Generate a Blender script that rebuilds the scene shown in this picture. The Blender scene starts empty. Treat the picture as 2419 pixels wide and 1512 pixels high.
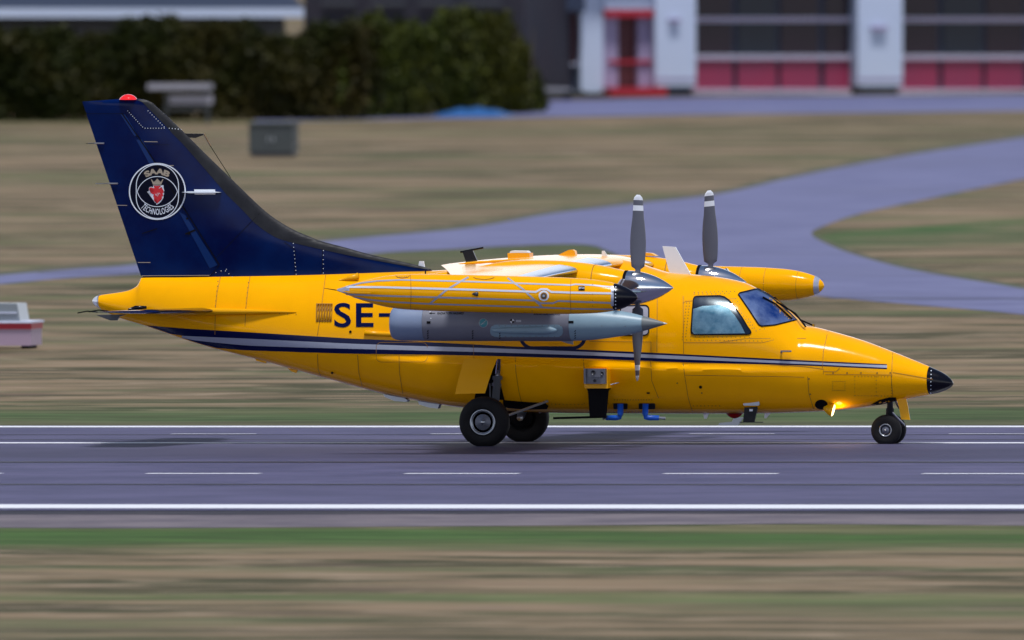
import bpy, bmesh, math, random
from mathutils import Vector, Matrix
random.seed(7)
S = bpy.context.scene
COL = S.collection
R = math.radians

# ------------------------------------------------------------------ camera
YAW = R(12.9); DIST = 440.0; CAMH = 11.5
C0 = Vector((DIST*math.sin(YAW), -DIST*math.cos(YAW), CAMH))
T0 = Vector((0, 0, 1.70))
F = (T0-C0).normalized()
R0 = F.cross(Vector((0, 0, 1))).normalized(); U0 = R0.cross(F)
ROLL = 0.0060
RT = R0*math.cos(ROLL)-U0*math.sin(ROLL); UP = U0*math.cos(ROLL)+R0*math.sin(ROLL)
FPX = 173.6*(T0-C0).length
cd = bpy.data.cameras.new('camera'); cam = bpy.data.objects.new('camera', cd); COL.objects.link(cam)
cd.sensor_width = 36; cd.lens = FPX/2419*36; cd.clip_start = 1; cd.clip_end = 5000
m = Matrix((( RT.x, UP.x, -F.x, C0.x), (RT.y, UP.y, -F.y, C0.y), (RT.z, UP.z, -F.z, C0.z), (0, 0, 0, 1)))
cam.matrix_world = m
cd.dof.use_dof = True; cd.dof.focus_distance = (T0-C0).length; cd.dof.aperture_fstop = 3.2
S.camera = cam
S.render.resolution_x = 1024; S.render.resolution_y = 640

# ------------------------------------------------------------------ light
SUN_EL = R(71); SUN_AZ = R(154)
w = bpy.data.worlds.new('World'); S.world = w; w.use_nodes = True
nt = w.node_tree; nt.nodes.clear()
sky = nt.nodes.new('ShaderNodeTexSky'); sky.sky_type = 'NISHITA'; sky.sun_disc = False
sky.sun_elevation = SUN_EL; sky.sun_rotation = SUN_AZ; sky.air_density = 1.0; sky.dust_density = 0.6
tc = nt.nodes.new('ShaderNodeTexCoord'); mp = nt.nodes.new('ShaderNodeMapping'); mp.inputs['Scale'].default_value = (1, 1, 2.6)
nz = nt.nodes.new('ShaderNodeTexNoise'); nz.inputs['Scale'].default_value = 3.0; nz.inputs['Detail'].default_value = 7; nz.inputs['Roughness'].default_value = .55
sp = nt.nodes.new('ShaderNodeSeparateXYZ')
lo = nt.nodes.new('ShaderNodeMapRange'); lo.inputs[1].default_value = 0.0; lo.inputs[2].default_value = .42; lo.inputs[3].default_value = .46; lo.inputs[4].default_value = -.07
ad = nt.nodes.new('ShaderNodeMath'); ad.operation = 'ADD'
cr = nt.nodes.new('ShaderNodeMapRange'); cr.inputs[1].default_value = .53; cr.inputs[2].default_value = .66; cr.clamp = True
mx = nt.nodes.new('ShaderNodeMix'); mx.data_type = 'RGBA'
hb = nt.nodes.new('ShaderNodeMapRange'); hb.inputs[1].default_value = 0; hb.inputs[2].default_value = .4; hb.inputs[3].default_value = 21; hb.inputs[4].default_value = 7.0
vm = nt.nodes.new('ShaderNodeVectorMath'); vm.operation = 'SCALE'; vm.inputs[0].default_value = (.92, .96, 1.04)
bg = nt.nodes.new('ShaderNodeBackground'); bg.inputs[1].default_value = .085
out = nt.nodes.new('ShaderNodeOutputWorld')
L = nt.links.new
L(tc.outputs['Generated'], mp.inputs[0]); L(mp.outputs[0], nz.inputs['Vector'])
L(tc.outputs['Generated'], sp.inputs[0]); L(sp.outputs[2], lo.inputs[0])
L(nz.outputs[0], ad.inputs[0]); L(lo.outputs[0], ad.inputs[1]); L(ad.outputs[0], cr.inputs[0])
L(sp.outputs[2], hb.inputs[0]); L(hb.outputs[0], vm.inputs['Scale']); L(vm.outputs[0], mx.inputs[7])
L(cr.outputs[0], mx.inputs[0]); L(sky.outputs[0], mx.inputs[6]); L(mx.outputs[2], bg.inputs[0]); L(bg.outputs[0], out.inputs[0])
sl = bpy.data.lights.new('sun', 'SUN'); sl.energy = 3.6; sl.angle = R(10); sl.color = (1, .965, .92)
so = bpy.data.objects.new('sun', sl); COL.objects.link(so)
sd = Vector((math.sin(SUN_AZ)*math.cos(SUN_EL), math.cos(SUN_AZ)*math.cos(SUN_EL), math.sin(SUN_EL)))
so.rotation_euler = sd.to_track_quat('Z', 'Y').to_euler(); so.location = sd*60
S.view_settings.view_transform = 'Standard'; S.view_settings.look = 'None'
S.view_settings.exposure = -0.10; S.view_settings.gamma = 1

# ------------------------------------------------------------------ picture-to-place helpers
def ray(px, py): return F*FPX + RT*(px-1209.5) + UP*(756-py)
def at_y(px, py, y):
    d = ray(px, py); t = (y-C0.y)/d.y
    return C0+d*t
def G(px, py):
    d = ray(px, py); t = -C0.z/d.z
    p = C0+d*t; return Vector((p.x, p.y, 0))
def lerp(tab, v):
    if v <= tab[0][0]: return tab[0][1]
    for (a, b), (c, d) in zip(tab, tab[1:]):
        if v <= c: return b+(d-b)*(v-a)/(c-a)
    return tab[-1][1]
def smooth_tab(pts, n=8):
    P = [pts[0]]+list(pts)+[pts[-1]]; o = []
    for i in range(1, len(P)-2):
        for k in range(n):
            t = k/n; p0, p1, p2, p3 = P[i-1], P[i], P[i+1], P[i+2]
            o.append(tuple(.5*((2*p1[j])+(-p0[j]+p2[j])*t+(2*p0[j]-5*p1[j]+4*p2[j]-p3[j])*t*t+(-p0[j]+3*p1[j]-3*p2[j]+p3[j])*t**3) for j in range(len(p1))))
    o.append(tuple(pts[-1])); return o

# ------------------------------------------------------------------ materials
def mat(name, col, rough=.5, metal=0, coat=0, noise=None, spec=.5, emit=None, bump=0, trans=0):
    m = bpy.data.materials.new(name); m.use_nodes = True; n = m.node_tree.nodes; l = m.node_tree.links.new
    b = n['Principled BSDF']; b.inputs['Base Color'].default_value = (*col, 1); b.inputs['Roughness'].default_value = rough
    b.inputs['Metallic'].default_value = metal; b.inputs['Coat Weight'].default_value = coat; b.inputs['Coat Roughness'].default_value = .06
    b.inputs['Specular IOR Level'].default_value = spec; b.inputs['Transmission Weight'].default_value = trans
    if emit: b.inputs['Emission Color'].default_value = (*emit[0], 1); b.inputs['Emission Strength'].default_value = emit[1]
    t = n.new('ShaderNodeTexCoord')
    if noise:
        sc, amt, col2 = noise
        z = n.new('ShaderNodeTexNoise'); z.inputs['Scale'].default_value = sc; z.inputs['Detail'].default_value = 6; z.inputs['Roughness'].default_value = .6
        l(t.outputs['Object'], z.inputs['Vector'])
        r = n.new('ShaderNodeMapRange'); r.inputs[1].default_value = .35; r.inputs[2].default_value = .75; r.inputs[4].default_value = amt
        l(z.outputs[0], r.inputs[0])
        x = n.new('ShaderNodeMix'); x.data_type = 'RGBA'; x.inputs[6].default_value = (*col, 1); x.inputs[7].default_value = (*col2, 1)
        l(r.outputs[0], x.inputs[0]); l(x.outputs[2], b.inputs['Base Color'])
    if bump:
        z = n.new('ShaderNodeTexNoise'); z.inputs['Scale'].default_value = 2.2; z.inputs['Detail'].default_value = 2
        l(t.outputs['Object'], z.inputs['Vector'])
        bb = n.new('ShaderNodeBump'); bb.inputs['Strength'].default_value = bump; bb.inputs['Distance'].default_value = .02
        l(z.outputs[0], bb.inputs['Height']); l(bb.outputs[0], b.inputs['Normal']); l(bb.outputs[0], b.inputs['Coat Normal'])
    return m
M = {}
M['yellow'] = mat('yellow paint', (.94, .42, .0), .13, 0, 0, (1.3, .5, (.76, .335, .0)), spec=.12, bump=.06)
M['yellow_trim'] = mat('yellow trim paint', (.82, .38, .0), .25, 0, 0, spec=.25)
M['seam'] = mat('panel seam', (.30, .13, .003), .6)
M['rivet'] = mat('rivet', (.16, .08, .01), .5)
M['navy'] = mat('navy paint', (.0, .003, .045), .16, 0, 0, (1.1, .75, (.0, .018, .11)), spec=.12, bump=.05)
M['navy_flat'] = mat('navy marking', (.0, .003, .045), .25, 0, 0, spec=.2)
M['emblem_ground'] = mat('emblem ground', (.0, .001, .012), .3, spec=.1)
M['boot'] = mat('rubber boot', (.010, .011, .016), .5, spec=.2, noise=(6, .6, (.03, .032, .038)))
M['silver_stripe'] = mat('silver stripe paint', (.36, .39, .50), .35, .2, .3)
M['white'] = mat('white paint', (.72, .76, .84), .35, 0, .3)
M['letter_white'] = mat('white lettering', (.70, .76, .86), .5)
M['gold'] = mat('sand lettering', (.36, .30, .23), .5)
M['red'] = mat('red marking', (.60, .006, .015), .4)
M['chrome'] = mat('polished metal', (.86, .88, .92), .045, 1)
M['steel'] = mat('brushed steel', (.42, .44, .48), .32, 1)
M['dark_metal'] = mat('dark metal', (.06, .065, .08), .42, .6)
M['black'] = mat('black paint', (.002, .002, .006), .2, 0, 0, spec=.3)
M['black_matt'] = mat('matt black', (.004, .004, .006), .75, spec=.1)
M['tyre'] = mat('tyre rubber', (.004, .004, .006), .7, noise=(9, .5, (.010, .010, .012)), spec=.25)
M['rim'] = mat('wheel rim', (.34, .37, .42), .35, .7)
M['disc'] = mat('wheel disc', (.13, .14, .18), .45, .5)
M['tape_reflection'] = mat('silver tape reflection', (.62, .66, .78), .35)  # silver tape again, its white reflection painted in as a brighter colour
M['red_dark'] = mat('unlit red lens', (.30, .004, .006), .2)
M['blade'] = mat('propeller blade', (.09, .095, .13), .4, .2)
M['pod_grey'] = mat('pod grey paint', (.165, .175, .225), .45, noise=(2, .5, (.12, .13, .175)))
M['pod_blue'] = mat('pod blue grey paint', (.19, .25, .39), .45, noise=(2.5, .5, (.13, .18, .28)))
M['pod_nose'] = mat('pod pale nose paint', (.23, .35, .44), .4, noise=(2.5, .4, (.16, .25, .32)))
M['pod_tip'] = mat('pod olive cone', (.14, .16, .17), .5)
M['teal'] = mat('teal disc', (.04, .26, .32), .4)
M['blue'] = mat('blue plastic', (.004, .09, .52), .38, 0, .2)
M['red_lamp'] = mat('red lamp lens', (.75, .01, .01), .15, 0, .8, emit=((1, .02, .02), .25))
M['clear_lamp'] = mat('clear lamp lens', (.75, .78, .86), .12, .3, .8)
M['lamp_on'] = mat('lit lamp', (1, .8, .5), .3, emit=((1, .72, .32), 4))
M['glass_dark'] = mat('window backing', (.004, .012, .045), .2)
M['boot_silver'] = mat('leading edge metal', (.42, .55, .78), .16, .9)
M['blind_reflection'] = mat('blind with painted cloud reflection', (.80, .98, 1.0), .6, noise=(7, .9, (.02, .34, .48)))  # blind cloth; cloudy reflection and fold shading painted in as noise
M['cabin'] = mat('cabin shade', (.35, .36, .45), .5)
def glass(name, tint, tr=.75):
    m = bpy.data.materials.new(name); m.use_nodes = True; n = m.node_tree.nodes; l = m.node_tree.links.new; n.clear()
    o = n.new('ShaderNodeOutputMaterial'); g = n.new('ShaderNodeBsdfGlossy'); g.inputs['Roughness'].default_value = .02
    g.inputs['Color'].default_value = (.8, .9, 1, 1)
    t = n.new('ShaderNodeBsdfTransparent'); t.inputs['Color'].default_value = (*tint, 1)
    f = n.new('ShaderNodeFresnel'); f.inputs['IOR'].default_value = 1.5
    x = n.new('ShaderNodeMixShader'); l(f.outputs[0], x.inputs[0]); l(t.outputs[0], x.inputs[1]); l(g.outputs[0], x.inputs[2]); l(x.outputs[0], o.inputs[0])
    return m
M['glass'] = glass('tinted glass', (.88, .96, 1))

# ------------------------------------------------------------------ object helpers
def mk(name, V, Fc, mt, parent=None, smooth=True, label=None):
    me = bpy.data.meshes.new(name); me.from_pydata([tuple(v) for v in V], [], Fc); me.validate(); me.update()
    ob = bpy.data.objects.new(name, me); COL.objects.link(ob); me.materials.append(mt)
    if smooth:
        for p in me.polygons: p.use_smooth = True
    if parent: ob.parent = parent
    if label: ob['label'] = label
    return ob
def auto(ob, ang=35):
    me = ob.data; bm = bmesh.new(); bm.from_mesh(me); bmesh.ops.remove_doubles(bm, verts=bm.verts, dist=1e-5)
    bmesh.ops.recalc_face_normals(bm, faces=bm.faces)
    for e in bm.edges:
        if len(e.link_faces) == 2 and e.calc_face_angle(0) > R(ang): e.smooth = False
    bm.to_mesh(me); bm.free(); return ob
def thing(name, label, cat, loc=(0, 0, 0), group=None):
    o = bpy.data.objects.new(name, None); COL.objects.link(o); o.location = loc; o['label'] = label; o['category'] = cat
    o.empty_display_size = .3
    if group: o['group'] = group
    bpy.context.view_layer.update(); return o
def tag(o, label, cat, group=None):
    o['label'] = label; o['category'] = cat
    if group: o['group'] = group
    return o
def merge(*parts):
    V = []; Fc = []
    for v, f in parts:
        k = len(V); V += [Vector(q) for q in v]; Fc += [tuple(i+k for i in g) for g in f]
    return V, Fc
def box(a, b):
    x0, y0, z0 = a; x1, y1, z1 = b
    V = [(x0, y0, z0), (x1, y0, z0), (x1, y1, z0), (x0, y1, z0), (x0, y0, z1), (x1, y0, z1), (x1, y1, z1), (x0, y1, z1)]
    return V, [(0, 3, 2, 1), (4, 5, 6, 7), (0, 1, 5, 4), (1, 2, 6, 5), (2, 3, 7, 6), (3, 0, 4, 7)]
def tube(pts, rad, n=12):
    P = [Vector(p) for p in pts]; V = []; Fc = []
    rr = rad if isinstance(rad, (list, tuple)) else [rad]*len(P)
    for i, p in enumerate(P):
        d = (P[min(i+1, len(P)-1)]-P[max(i-1, 0)]).normalized()
        a = d.cross(Vector((0, 0, 1)) if abs(d.z) < .9 else Vector((0, 1, 0))).normalized(); b = d.cross(a)
        for k in range(n):
            t = 2*math.pi*k/n; V.append(p+(a*math.cos(t)+b*math.sin(t))*rr[i])
    for i in range(len(P)-1):
        for k in range(n): Fc.append((i*n+k, i*n+(k+1) % n, (i+1)*n+(k+1) % n, (i+1)*n+k))
    Fc.append(tuple(range(n))); Fc.append(tuple((len(P)-1)*n+k for k in range(n)))
    return V, Fc
def lathe(A, B, prof, n=40):
    """prof: (t along A->B, radius)"""
    A = Vector(A); B = Vector(B); d = (B-A).normalized(); a = d.cross(Vector((0, 0, 1)) if abs(d.z) < .9 else Vector((0, 1, 0))).normalized(); b = d.cross(a)
    V = []; Fc = []
    for t, r in prof:
        p = A.lerp(B, t)
        for k in range(n):
            s = 2*math.pi*k/n; V.append(p+(a*math.cos(s)+b*math.sin(s))*max(r, 1e-4))
    for i in range(len(prof)-1):
        for k in range(n): Fc.append((i*n+k, i*n+(k+1) % n, (i+1)*n+(k+1) % n, (i+1)*n+k))
    Fc.append(tuple(range(n))); Fc.append(tuple((len(prof)-1)*n+k for k in range(n)))
    return V, Fc
def slab(poly, y, th, h=None):
    """outline in picture pixels at depth y, extruded to a real thickness"""
    n = len(poly); V = [at_y(p[0], p[1], y) for p in poly]
    V = [v+Vector((0, -th/2, 0)) for v in V]+[v+Vector((0, th/2, 0)) for v in V]
    return V, [tuple(range(n)), tuple(range(2*n-1, n-1, -1))]+[(i, i+n, (i+1) % n+n, (i+1) % n) for i in range(n)]

# ------------------------------------------------------------------ fuselage surface
top = [(236, 697), (262, 693.5), (292, 689), (312, 683), (325, 674), (331, 664), (336, 656), (420, 654.5), (500, 652.5), (700, 648.5), (860, 644), (960, 641), (1009, 640), (1103, 634), (1204, 624), (1255, 615), (1321, 608), (1400, 606), (1437, 607), (1500, 619), (1545, 634), (1580, 643.5), (1631, 648), (1694, 654), (1753, 666), (1788, 681.6), (1823, 701), (1851, 722.7), (1882, 751), (1898, 765.5), (1907, 770.5), (1922, 772), (1962, 782), (2034, 803), (2109, 831), (2204, 869.5), (2232, 883.5), (2247, 896), (2252, 905)]
bot = [(236, 727), (247, 736), (287, 752.5), (335, 767), (390, 786), (445, 805), (500, 821.7), (555, 835.4), (602, 847), (690, 871), (785, 897), (900, 928), (1000, 948), (1087, 961.5), (1200, 971), (1295, 974.5), (1392, 976), (1560, 976.5), (1700, 976.5), (1802, 976), (1872, 974), (1960, 970), (2011, 965), (2058, 959), (2150, 940.5), (2197, 931.7), (2220, 927), (2243, 917), (2252, 908)]
hwt = [(236, .11), (300, .17), (400, .27), (500, .36), (650, .52), (800, .67), (950, .78), (1100, .84), (1600, .84), (1750, .80), (1850, .70), (1960, .56), (2060, .44), (2109, .375), (2204, .19), (2232, .12), (2247, .055), (2252, .02)]
zmf = [(236, .5), (334, .62), (500, .66), (800, .62), (1100, .56), (1437, .52), (1600, .52), (1800, .45), (1907, .40), (2252, .5)]   # widest height as share of depth
nut = [(236, 2), (330, 1.7), (500, 1.65), (800, 1.75), (1000, 2.0), (1100, 2.3), (1450, 2.3), (1640, 2.1), (1800, 1.85), (1900, 1.9), (2000, 2.1), (2252, 2)]
nlt = [(236, 2), (500, 2), (900, 2.1), (1150, 2.5), (1800, 2.5), (2000, 2.3), (2252, 2)]
TOP = smooth_tab(top, 4); BOT = smooth_tab(bot, 4); HW = smooth_tab(hwt, 6)
def px0(x): return 1209.5+169.2*x          # picture column of the centreline at x
NS = 900
def stn(px):
    a = at_y(px, lerp(TOP, px), 0); b = at_y(px, lerp(BOT, px), 0)
    return a.x, a.z, b.z, lerp(HW, px), lerp(zmf, px), lerp(nut, px), lerp(nlt, px)
STN = [stn(236+(2252-236)*i/NS) for i in range(NS+1)]
def st_at(x):
    x0 = STN[0][0]; x1 = STN[-1][0]; f = (x-x0)/(x1-x0)*NS
    i = max(0, min(NS-1, int(f))); t = min(1, max(0, f-i))
    return [STN[i][j]*(1-t)+STN[i+1][j]*t for j in range(7)]
def sstep(v): v = max(0, min(1, v)); return v*v*(3-2*v)
def bulge(x, z):
    s = sstep((x+2.0)/1.2)*sstep((4.65-x)/1.6)
    zs = 1.190-.029*x
    return .060*s*sstep((zs-z)/.06)
def half(x, z):
    _, zt, zb, hw, fm, nu, nl = st_at(x); zm = zt-(zt-zb)*fm
    if z > zm: u = (z-zm)/(zt-zm); n = nu
    else: u = (zm-z)/(zm-zb); n = nl
    u = min(u, 1); yb = hw*(1-u**n)**(1/n)
    return yb+bulge(x, z)*min(1, yb/hw*1.3)
def fus_y(x, z): return -half(x, z)
def fus_mesh(pxa, pxb, n, caps=True, grow=0):
    V = []; Fc = []; K = 80
    for i in range(n+1):
        px = pxa+(pxb-pxa)*i/n; x, zt, zb, hw, fm, nu, nl = stn(px); zm = zt-(zt-zb)*fm
        ring = []
        for k in range(2*K):
            t = math.pi*k/K          # 0 = top, going to -y side
            c, s = math.cos(t), math.sin(t)
            if c >= 0: z = zm+(zt-zm)*abs(c)**(2/nu)
            else: z = zm-(zm-zb)*abs(c)**(2/nl)
            nn = nu if c >= 0 else nl
            yb = hw*abs(s)**(2/nn); yb += bulge(x, z)*min(1, yb/hw*1.3)
            ring.append(Vector((x, (-yb if s > 0 else yb)*(1+grow), z)))
        V += ring
    for i in range(n):
        for k in range(2*K):
            Fc.append((i*2*K+k, i*2*K+(k+1) % (2*K), (i+1)*2*K+(k+1) % (2*K), (i+1)*2*K+k))
    if caps: Fc.append(tuple(range(2*K))); Fc.append(tuple(n*2*K+k for k in range(2*K)))
    return V, Fc

# ---- painting onto surfaces: outlines are given in picture pixels, laid on the real surface
ABSORB = ('rivets', 'panel_seams', 'pod_ticks', 'pod_markings', 'drain_marks', 'hinge_gap', 'trim_strips', 'emblem_rings', 'emblem_griffin_lines', 'datum_mark_quarters', 'silver_tape', 'tape_reflection_line', 'placard_lettering', 'service_disc_line', 'service_disc_ring', 'wheel_bay_shade')
def conform(V, yfn, off, y0):
    o = []; e = .004
    for p in V:
        y = y0
        for _ in range(16):
            q = at_y(p[0], p[1], y); y = .5*y+.5*yfn(q.x, q.z)
        q = at_y(p[0], p[1], y)
        gx = max(-6, min(6, (yfn(q.x+e, q.z)-yfn(q.x-e, q.z))/(2*e))); gz = max(-6, min(6, (yfn(q.x, q.z+e)-yfn(q.x, q.z-e))/(2*e)))
        n = Vector((gx, -1, gz)).normalized(); o.append(q+n*off)
    return o
def absorb(ob, parent):
    """surface pattern becomes extra faces of the part it is painted on"""
    me = parent.data; k = len(me.materials); me.materials.append(ob.data.materials[0])
    bm = bmesh.new(); bm.from_mesh(me); n0 = len(bm.faces); bm.from_mesh(ob.data); bm.faces.ensure_lookup_table()
    for f in bm.faces[n0:]: f.material_index = k
    bm.to_mesh(me); bm.free(); d = ob.data; bpy.data.objects.remove(ob); bpy.data.meshes.remove(d)
def paint(name, polys, mt, parent, yfn=fus_y, off=.004, y0=-.8, step=9, label=None):
    bm = bmesh.new()
    for poly in polys:
        if isinstance(poly, tuple) and poly[0] == 'mesh':
            vs = [bm.verts.new((p[0], p[1], 0)) for p in poly[1]]
            for f in poly[2]:
                try: bm.faces.new([vs[i] for i in f])
                except ValueError: pass
        else:
            vs = [bm.verts.new((p[0], p[1], 0)) for p in poly]
            bm.faces.new(vs)
    bmesh.ops.triangulate(bm, faces=bm.faces)
    xs = [v.co.x for v in bm.verts]; ys = [v.co.y for v in bm.verts]
    for ax, lo_, hi in ((0, min(xs), max(xs)), (1, min(ys), max(ys))):
        k = math.ceil(lo_/step)*step
        while k < hi:
            co = (k, 0, 0) if ax == 0 else (0, k, 0); no = (1, 0, 0) if ax == 0 else (0, 1, 0)
            bmesh.ops.bisect_plane(bm, geom=bm.verts[:]+bm.edges[:]+bm.faces[:], plane_co=co, plane_no=no, dist=1e-4)
            k += step
    bm.verts.ensure_lookup_table()
    for v in bm.verts: v.index = v.index
    bm.verts.index_update()
    V = conform([(v.co.x, v.co.y) for v in bm.verts], yfn, off, y0)
    Fc = [tuple(v.index for v in f.verts) for f in bm.faces]; bm.free()
    ob = mk(name, V, Fc, mt, parent, True, label)
    me = ob.data                                            # face outwards
    bm = bmesh.new(); bm.from_mesh(me)
    fl = [f for f in bm.faces if f.normal.y > 0]
    bmesh.ops.reverse_faces(bm, faces=fl); bm.to_mesh(me); bm.free()
    if name in ABSORB: absorb(ob, parent); return parent
    return ob
def strip(pts, wdt, closed=False):
    """ribbon of given pixel width along pts -> list of quads"""
    q = []; n = len(pts); P = pts+[pts[0]] if closed else pts
    offs = []
    for i in range(len(P)):
        a = P[i-1] if i > 0 else (P[-2] if closed else P[0]); b = P[i+1] if i < len(P)-1 else (P[1] if closed else P[-1])
        dx, dy = b[0]-a[0], b[1]-a[1]; l = math.hypot(dx, dy) or 1
        ww = (wdt if not isinstance(wdt, (list, tuple)) else wdt[i])/2
        offs.append((-dy/l*ww, dx/l*ww))
    for i in range(len(P)-1):
        q.append([(P[i][0]+offs[i][0], P[i][1]+offs[i][1]), (P[i+1][0]+offs[i+1][0], P[i+1][1]+offs[i+1][1]), (P[i+1][0]-offs[i+1][0], P[i+1][1]-offs[i+1][1]), (P[i][0]-offs[i][0], P[i][1]-offs[i][1])])
    return q
def band(up, dn, n=60):
    x0 = max(up[0][0], dn[0][0]); x1 = min(up[-1][0], dn[-1][0]); q = []
    for i in range(n):
        a = x0+(x1-x0)*i/n; b = x0+(x1-x0)*(i+1)/n
        q.append([(a, lerp(up, a)), (b, lerp(up, b)), (b, lerp(dn, b)), (a, lerp(dn, a))])
    return q
def circ(cx, cy, r, n=24, ry=None): return [(cx+r*math.cos(2*math.pi*k/n), cy+(ry or r)*math.sin(2*math.pi*k/n)) for k in range(n)]
def rrect(x0, y0, x1, y1, r, n=5):
    o = []
    for cx, cy, a in ((x1-r, y1-r, 0), (x0+r, y1-r, 90), (x0+r, y0+r, 180), (x1-r, y0+r, 270)):
        for k in range(n+1): t = R(a+90*k/n); o.append((cx+r*math.cos(t), cy+r*math.sin(t)))
    return o
def dots(pts, r=1.0): return [circ(x, y, r, 6) for x, y in pts]
def along(a, b, n): return [(a[0]+(b[0]-a[0])*k/(n-1), a[1]+(b[1]-a[1])*k/(n-1)) for k in range(n)]
def text_mesh(s, bold=0.0, space=1):
    c = bpy.data.curves.new('t', 'FONT'); c.body = s; c.offset = bold; c.space_character = space; c.resolution_u = 4
    o = bpy.data.objects.new('t', c); COL.objects.link(o)
    dg = bpy.context.evaluated_depsgraph_get(); me = bpy.data.meshes.new_from_object(o.evaluated_get(dg))
    V = [(v.co.x, v.co.y) for v in me.vertices]; Fc = [tuple(p.vertices) for p in me.polygons]
    bpy.data.objects.remove(o); bpy.data.curves.remove(c); bpy.data.meshes.remove(me)
    xs = [v[0] for v in V]; ys = [v[1] for v in V]; x0, x1, y0, y1 = min(xs), max(xs), min(ys), max(ys)
    return [((x-x0)/(x1-x0), (y-y0)/(y1-y0)) for x, y in V], Fc
def text_px(s, x0, y0, x1, y1, bold=0, slant=0, space=1):
    V, Fc = text_mesh(s, bold, space)
    return ('mesh', [(x0+(x1-x0)*u+slant*v, y1+(y0-y1)*v) for u, v in V], Fc)

# ================================================================== AIRCRAFT
AC = thing('propeller_aircraft', 'yellow twin engine turboprop aircraft with navy tail fin rolling on the runway', 'aircraft')
fus = auto(mk('fuselage', *fus_mesh(236, 2196, 440), M['yellow'], AC, label='glossy yellow fuselage'), 50)
auto(mk('nose_cone', *fus_mesh(2196.6, 2252, 24), M['black'], AC, label='glossy black nose cone'), 60)
paint('rivets', dots(along((2199.5, 876), (2198.5, 928), 7), 1.3), M['letter_white'], bpy.data.objects['nose_cone'], y0=-.2, off=.003, step=50)
tl = at_y(236.5, 712, 0)
A_ = at_y(236.4, 712, 0); B_ = at_y(218, 711, 0)
lamp = mk('tail_lamp', *lathe(A_, B_, [(0, .088), (.25, .080), (.5, .068), (.75, .046), (.93, .02), (1, .002)], 24), M['clear_lamp'], AC)
mk('lamp_ring', *lathe(A_+Vector((.03, 0, 0)), A_-Vector((.02, 0, 0)), [(0, .088), (.2, .092), (.8, .091), (1, .088)], 24), M['steel'], lamp)

# stripes
u1 = [(336, 767.5), (445, 776.6), (582, 784.5), (719, 793), (827, 799.7), (971, 806), (1183, 817), (1378, 826), (1539, 833), (1802, 846.3), (1941, 853.3), (2095, 860.7)]
g1 = [(400, 791), (445, 793.7), (582, 799.7), (719, 806.5), (827, 811.8), (971, 817), (1173, 822.9), (1404, 831.9), (1615, 841), (1802, 850.5), (1941, 857), (2095, 863.2)]
g2 = [(430, 800), (500, 808), (582, 816), (719, 821), (827, 824), (971, 827.5), (1173, 832.7), (1404, 840), (1615, 849), (1802, 856.3), (1941, 861.6), (2095, 869.3)]
d1 = [(400, 790), (445, 805), (500, 821), (582, 827.2), (719, 832), (827, 835.4), (1024, 837.8), (1173, 841.2), (1404, 847.6), (1615, 856), (1802, 860.5), (1941, 865), (2095, 872.3)]
botm = [(a, b-1.0) for a, b in TOP] and [(a, b-2.5) for a, b in BOT]
def clampb(t, n=80):
    x0, x1 = t[0][0], t[-1][0]; return [(x0+(x1-x0)*i/n, min(lerp(t, x0+(x1-x0)*i/n), lerp(botm, x0+(x1-x0)*i/n))) for i in range(n+1)]
paint('upper_stripe', band(u1, clampb([(345, 790)]+g1)), M['navy_flat'], fus, label='navy stripe above the silver line')
paint('middle_stripe', band(clampb(g1), clampb(g2)), M['silver_stripe'], fus, label='silver grey stripe between two navy stripes')
paint('lower_stripe', band(clampb(g2), clampb(d1)), M['navy_flat'], fus, label='navy stripe below the silver line')
# registration
for g_ in (text_px('S', 789.5, 715.6, 829.5, 773.5, .014), text_px('E', 841, 716.5, 882.5, 772.5, .018), [(895, 740), (923, 740), (923, 748.5), (895, 748.5)]):
    paint('registration_character', [g_], M['navy_flat'], fus)
# rounded outline under the pod
rr = rrect(1230, 700, 1382, 822, 28, 8)
paint('outline_marking', strip(rr, 8, True), M['navy_flat'], fus, off=.0035)
# seams and rivets
seams = []
def sm(pts, wd=1.3): seams.extend(strip(pts, wd))
sm([(521, 655), (513, 690), (509, 730), (508, 790)]); sm([(591, 653), (585, 690), (581, 730), (579, 770)])
sm([(770, 646), (764, 690), (758, 740), (750, 793)]); sm([(750, 836), (752, 872), (758, 888)])
sm([(845, 838), (848, 880), (856, 912)]); sm([(943, 838), (944, 880), (952, 930)])
sm([(1217, 843), (1219, 880), (1226, 925), (1236, 965)]); sm([(1378, 848), (1381, 880), (1390, 930), (1404, 972)])
sm([(1537, 853), (1540, 900), (1556, 940)]); sm([(1614, 700), (1615, 838)]); sm([(1614, 858), (1618, 890), (1626, 940), (1636, 972)])
sm([(1553, 690), (1552, 832)]); sm([(1392, 806), (1538, 808)]); sm([(1538, 808), (1538, 832)])
sm([(1618, 886), (1862, 890)]); sm([(1862, 890), (1900, 891)]); sm([(1908, 890), (1911, 930), (1922, 966)])
sm([(1956, 781), (1952, 800), (1945, 830), (1943, 870)]); sm([(2109, 832), (2107, 860), (2106, 900), (2110, 946)])
sm([(1950, 884), (2108, 886)]); sm([(2109, 880), (2203, 896)]); sm([(1904, 800), (1760, 800), (1700, 809)], 1)
sm([(1945, 884), (1945, 872), (1900, 866), (1820, 861)]); sm([(1945, 877), (1975, 878), (1983, 870), (1983, 866)])
sm([(1613, 717), (1620, 712), (1740, 706)], 1); sm([(1615, 809), (1800, 810), (1850, 798), (1905, 772)], 1.2)
sm(rrect(889, 809, 1010, 855, 12)[:], 1.0)
sm([(1118, 812), (1120, 850)], 1)
paint('panel_seams', seams, M['seam'], fus, off=.0055)
rv = []
rv += along((515, 665), (508, 734), 7)+along((587, 668), (581, 728), 6)+along((390, 733), (520, 733), 9)+along((540, 735), (700, 743), 9)
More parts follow.
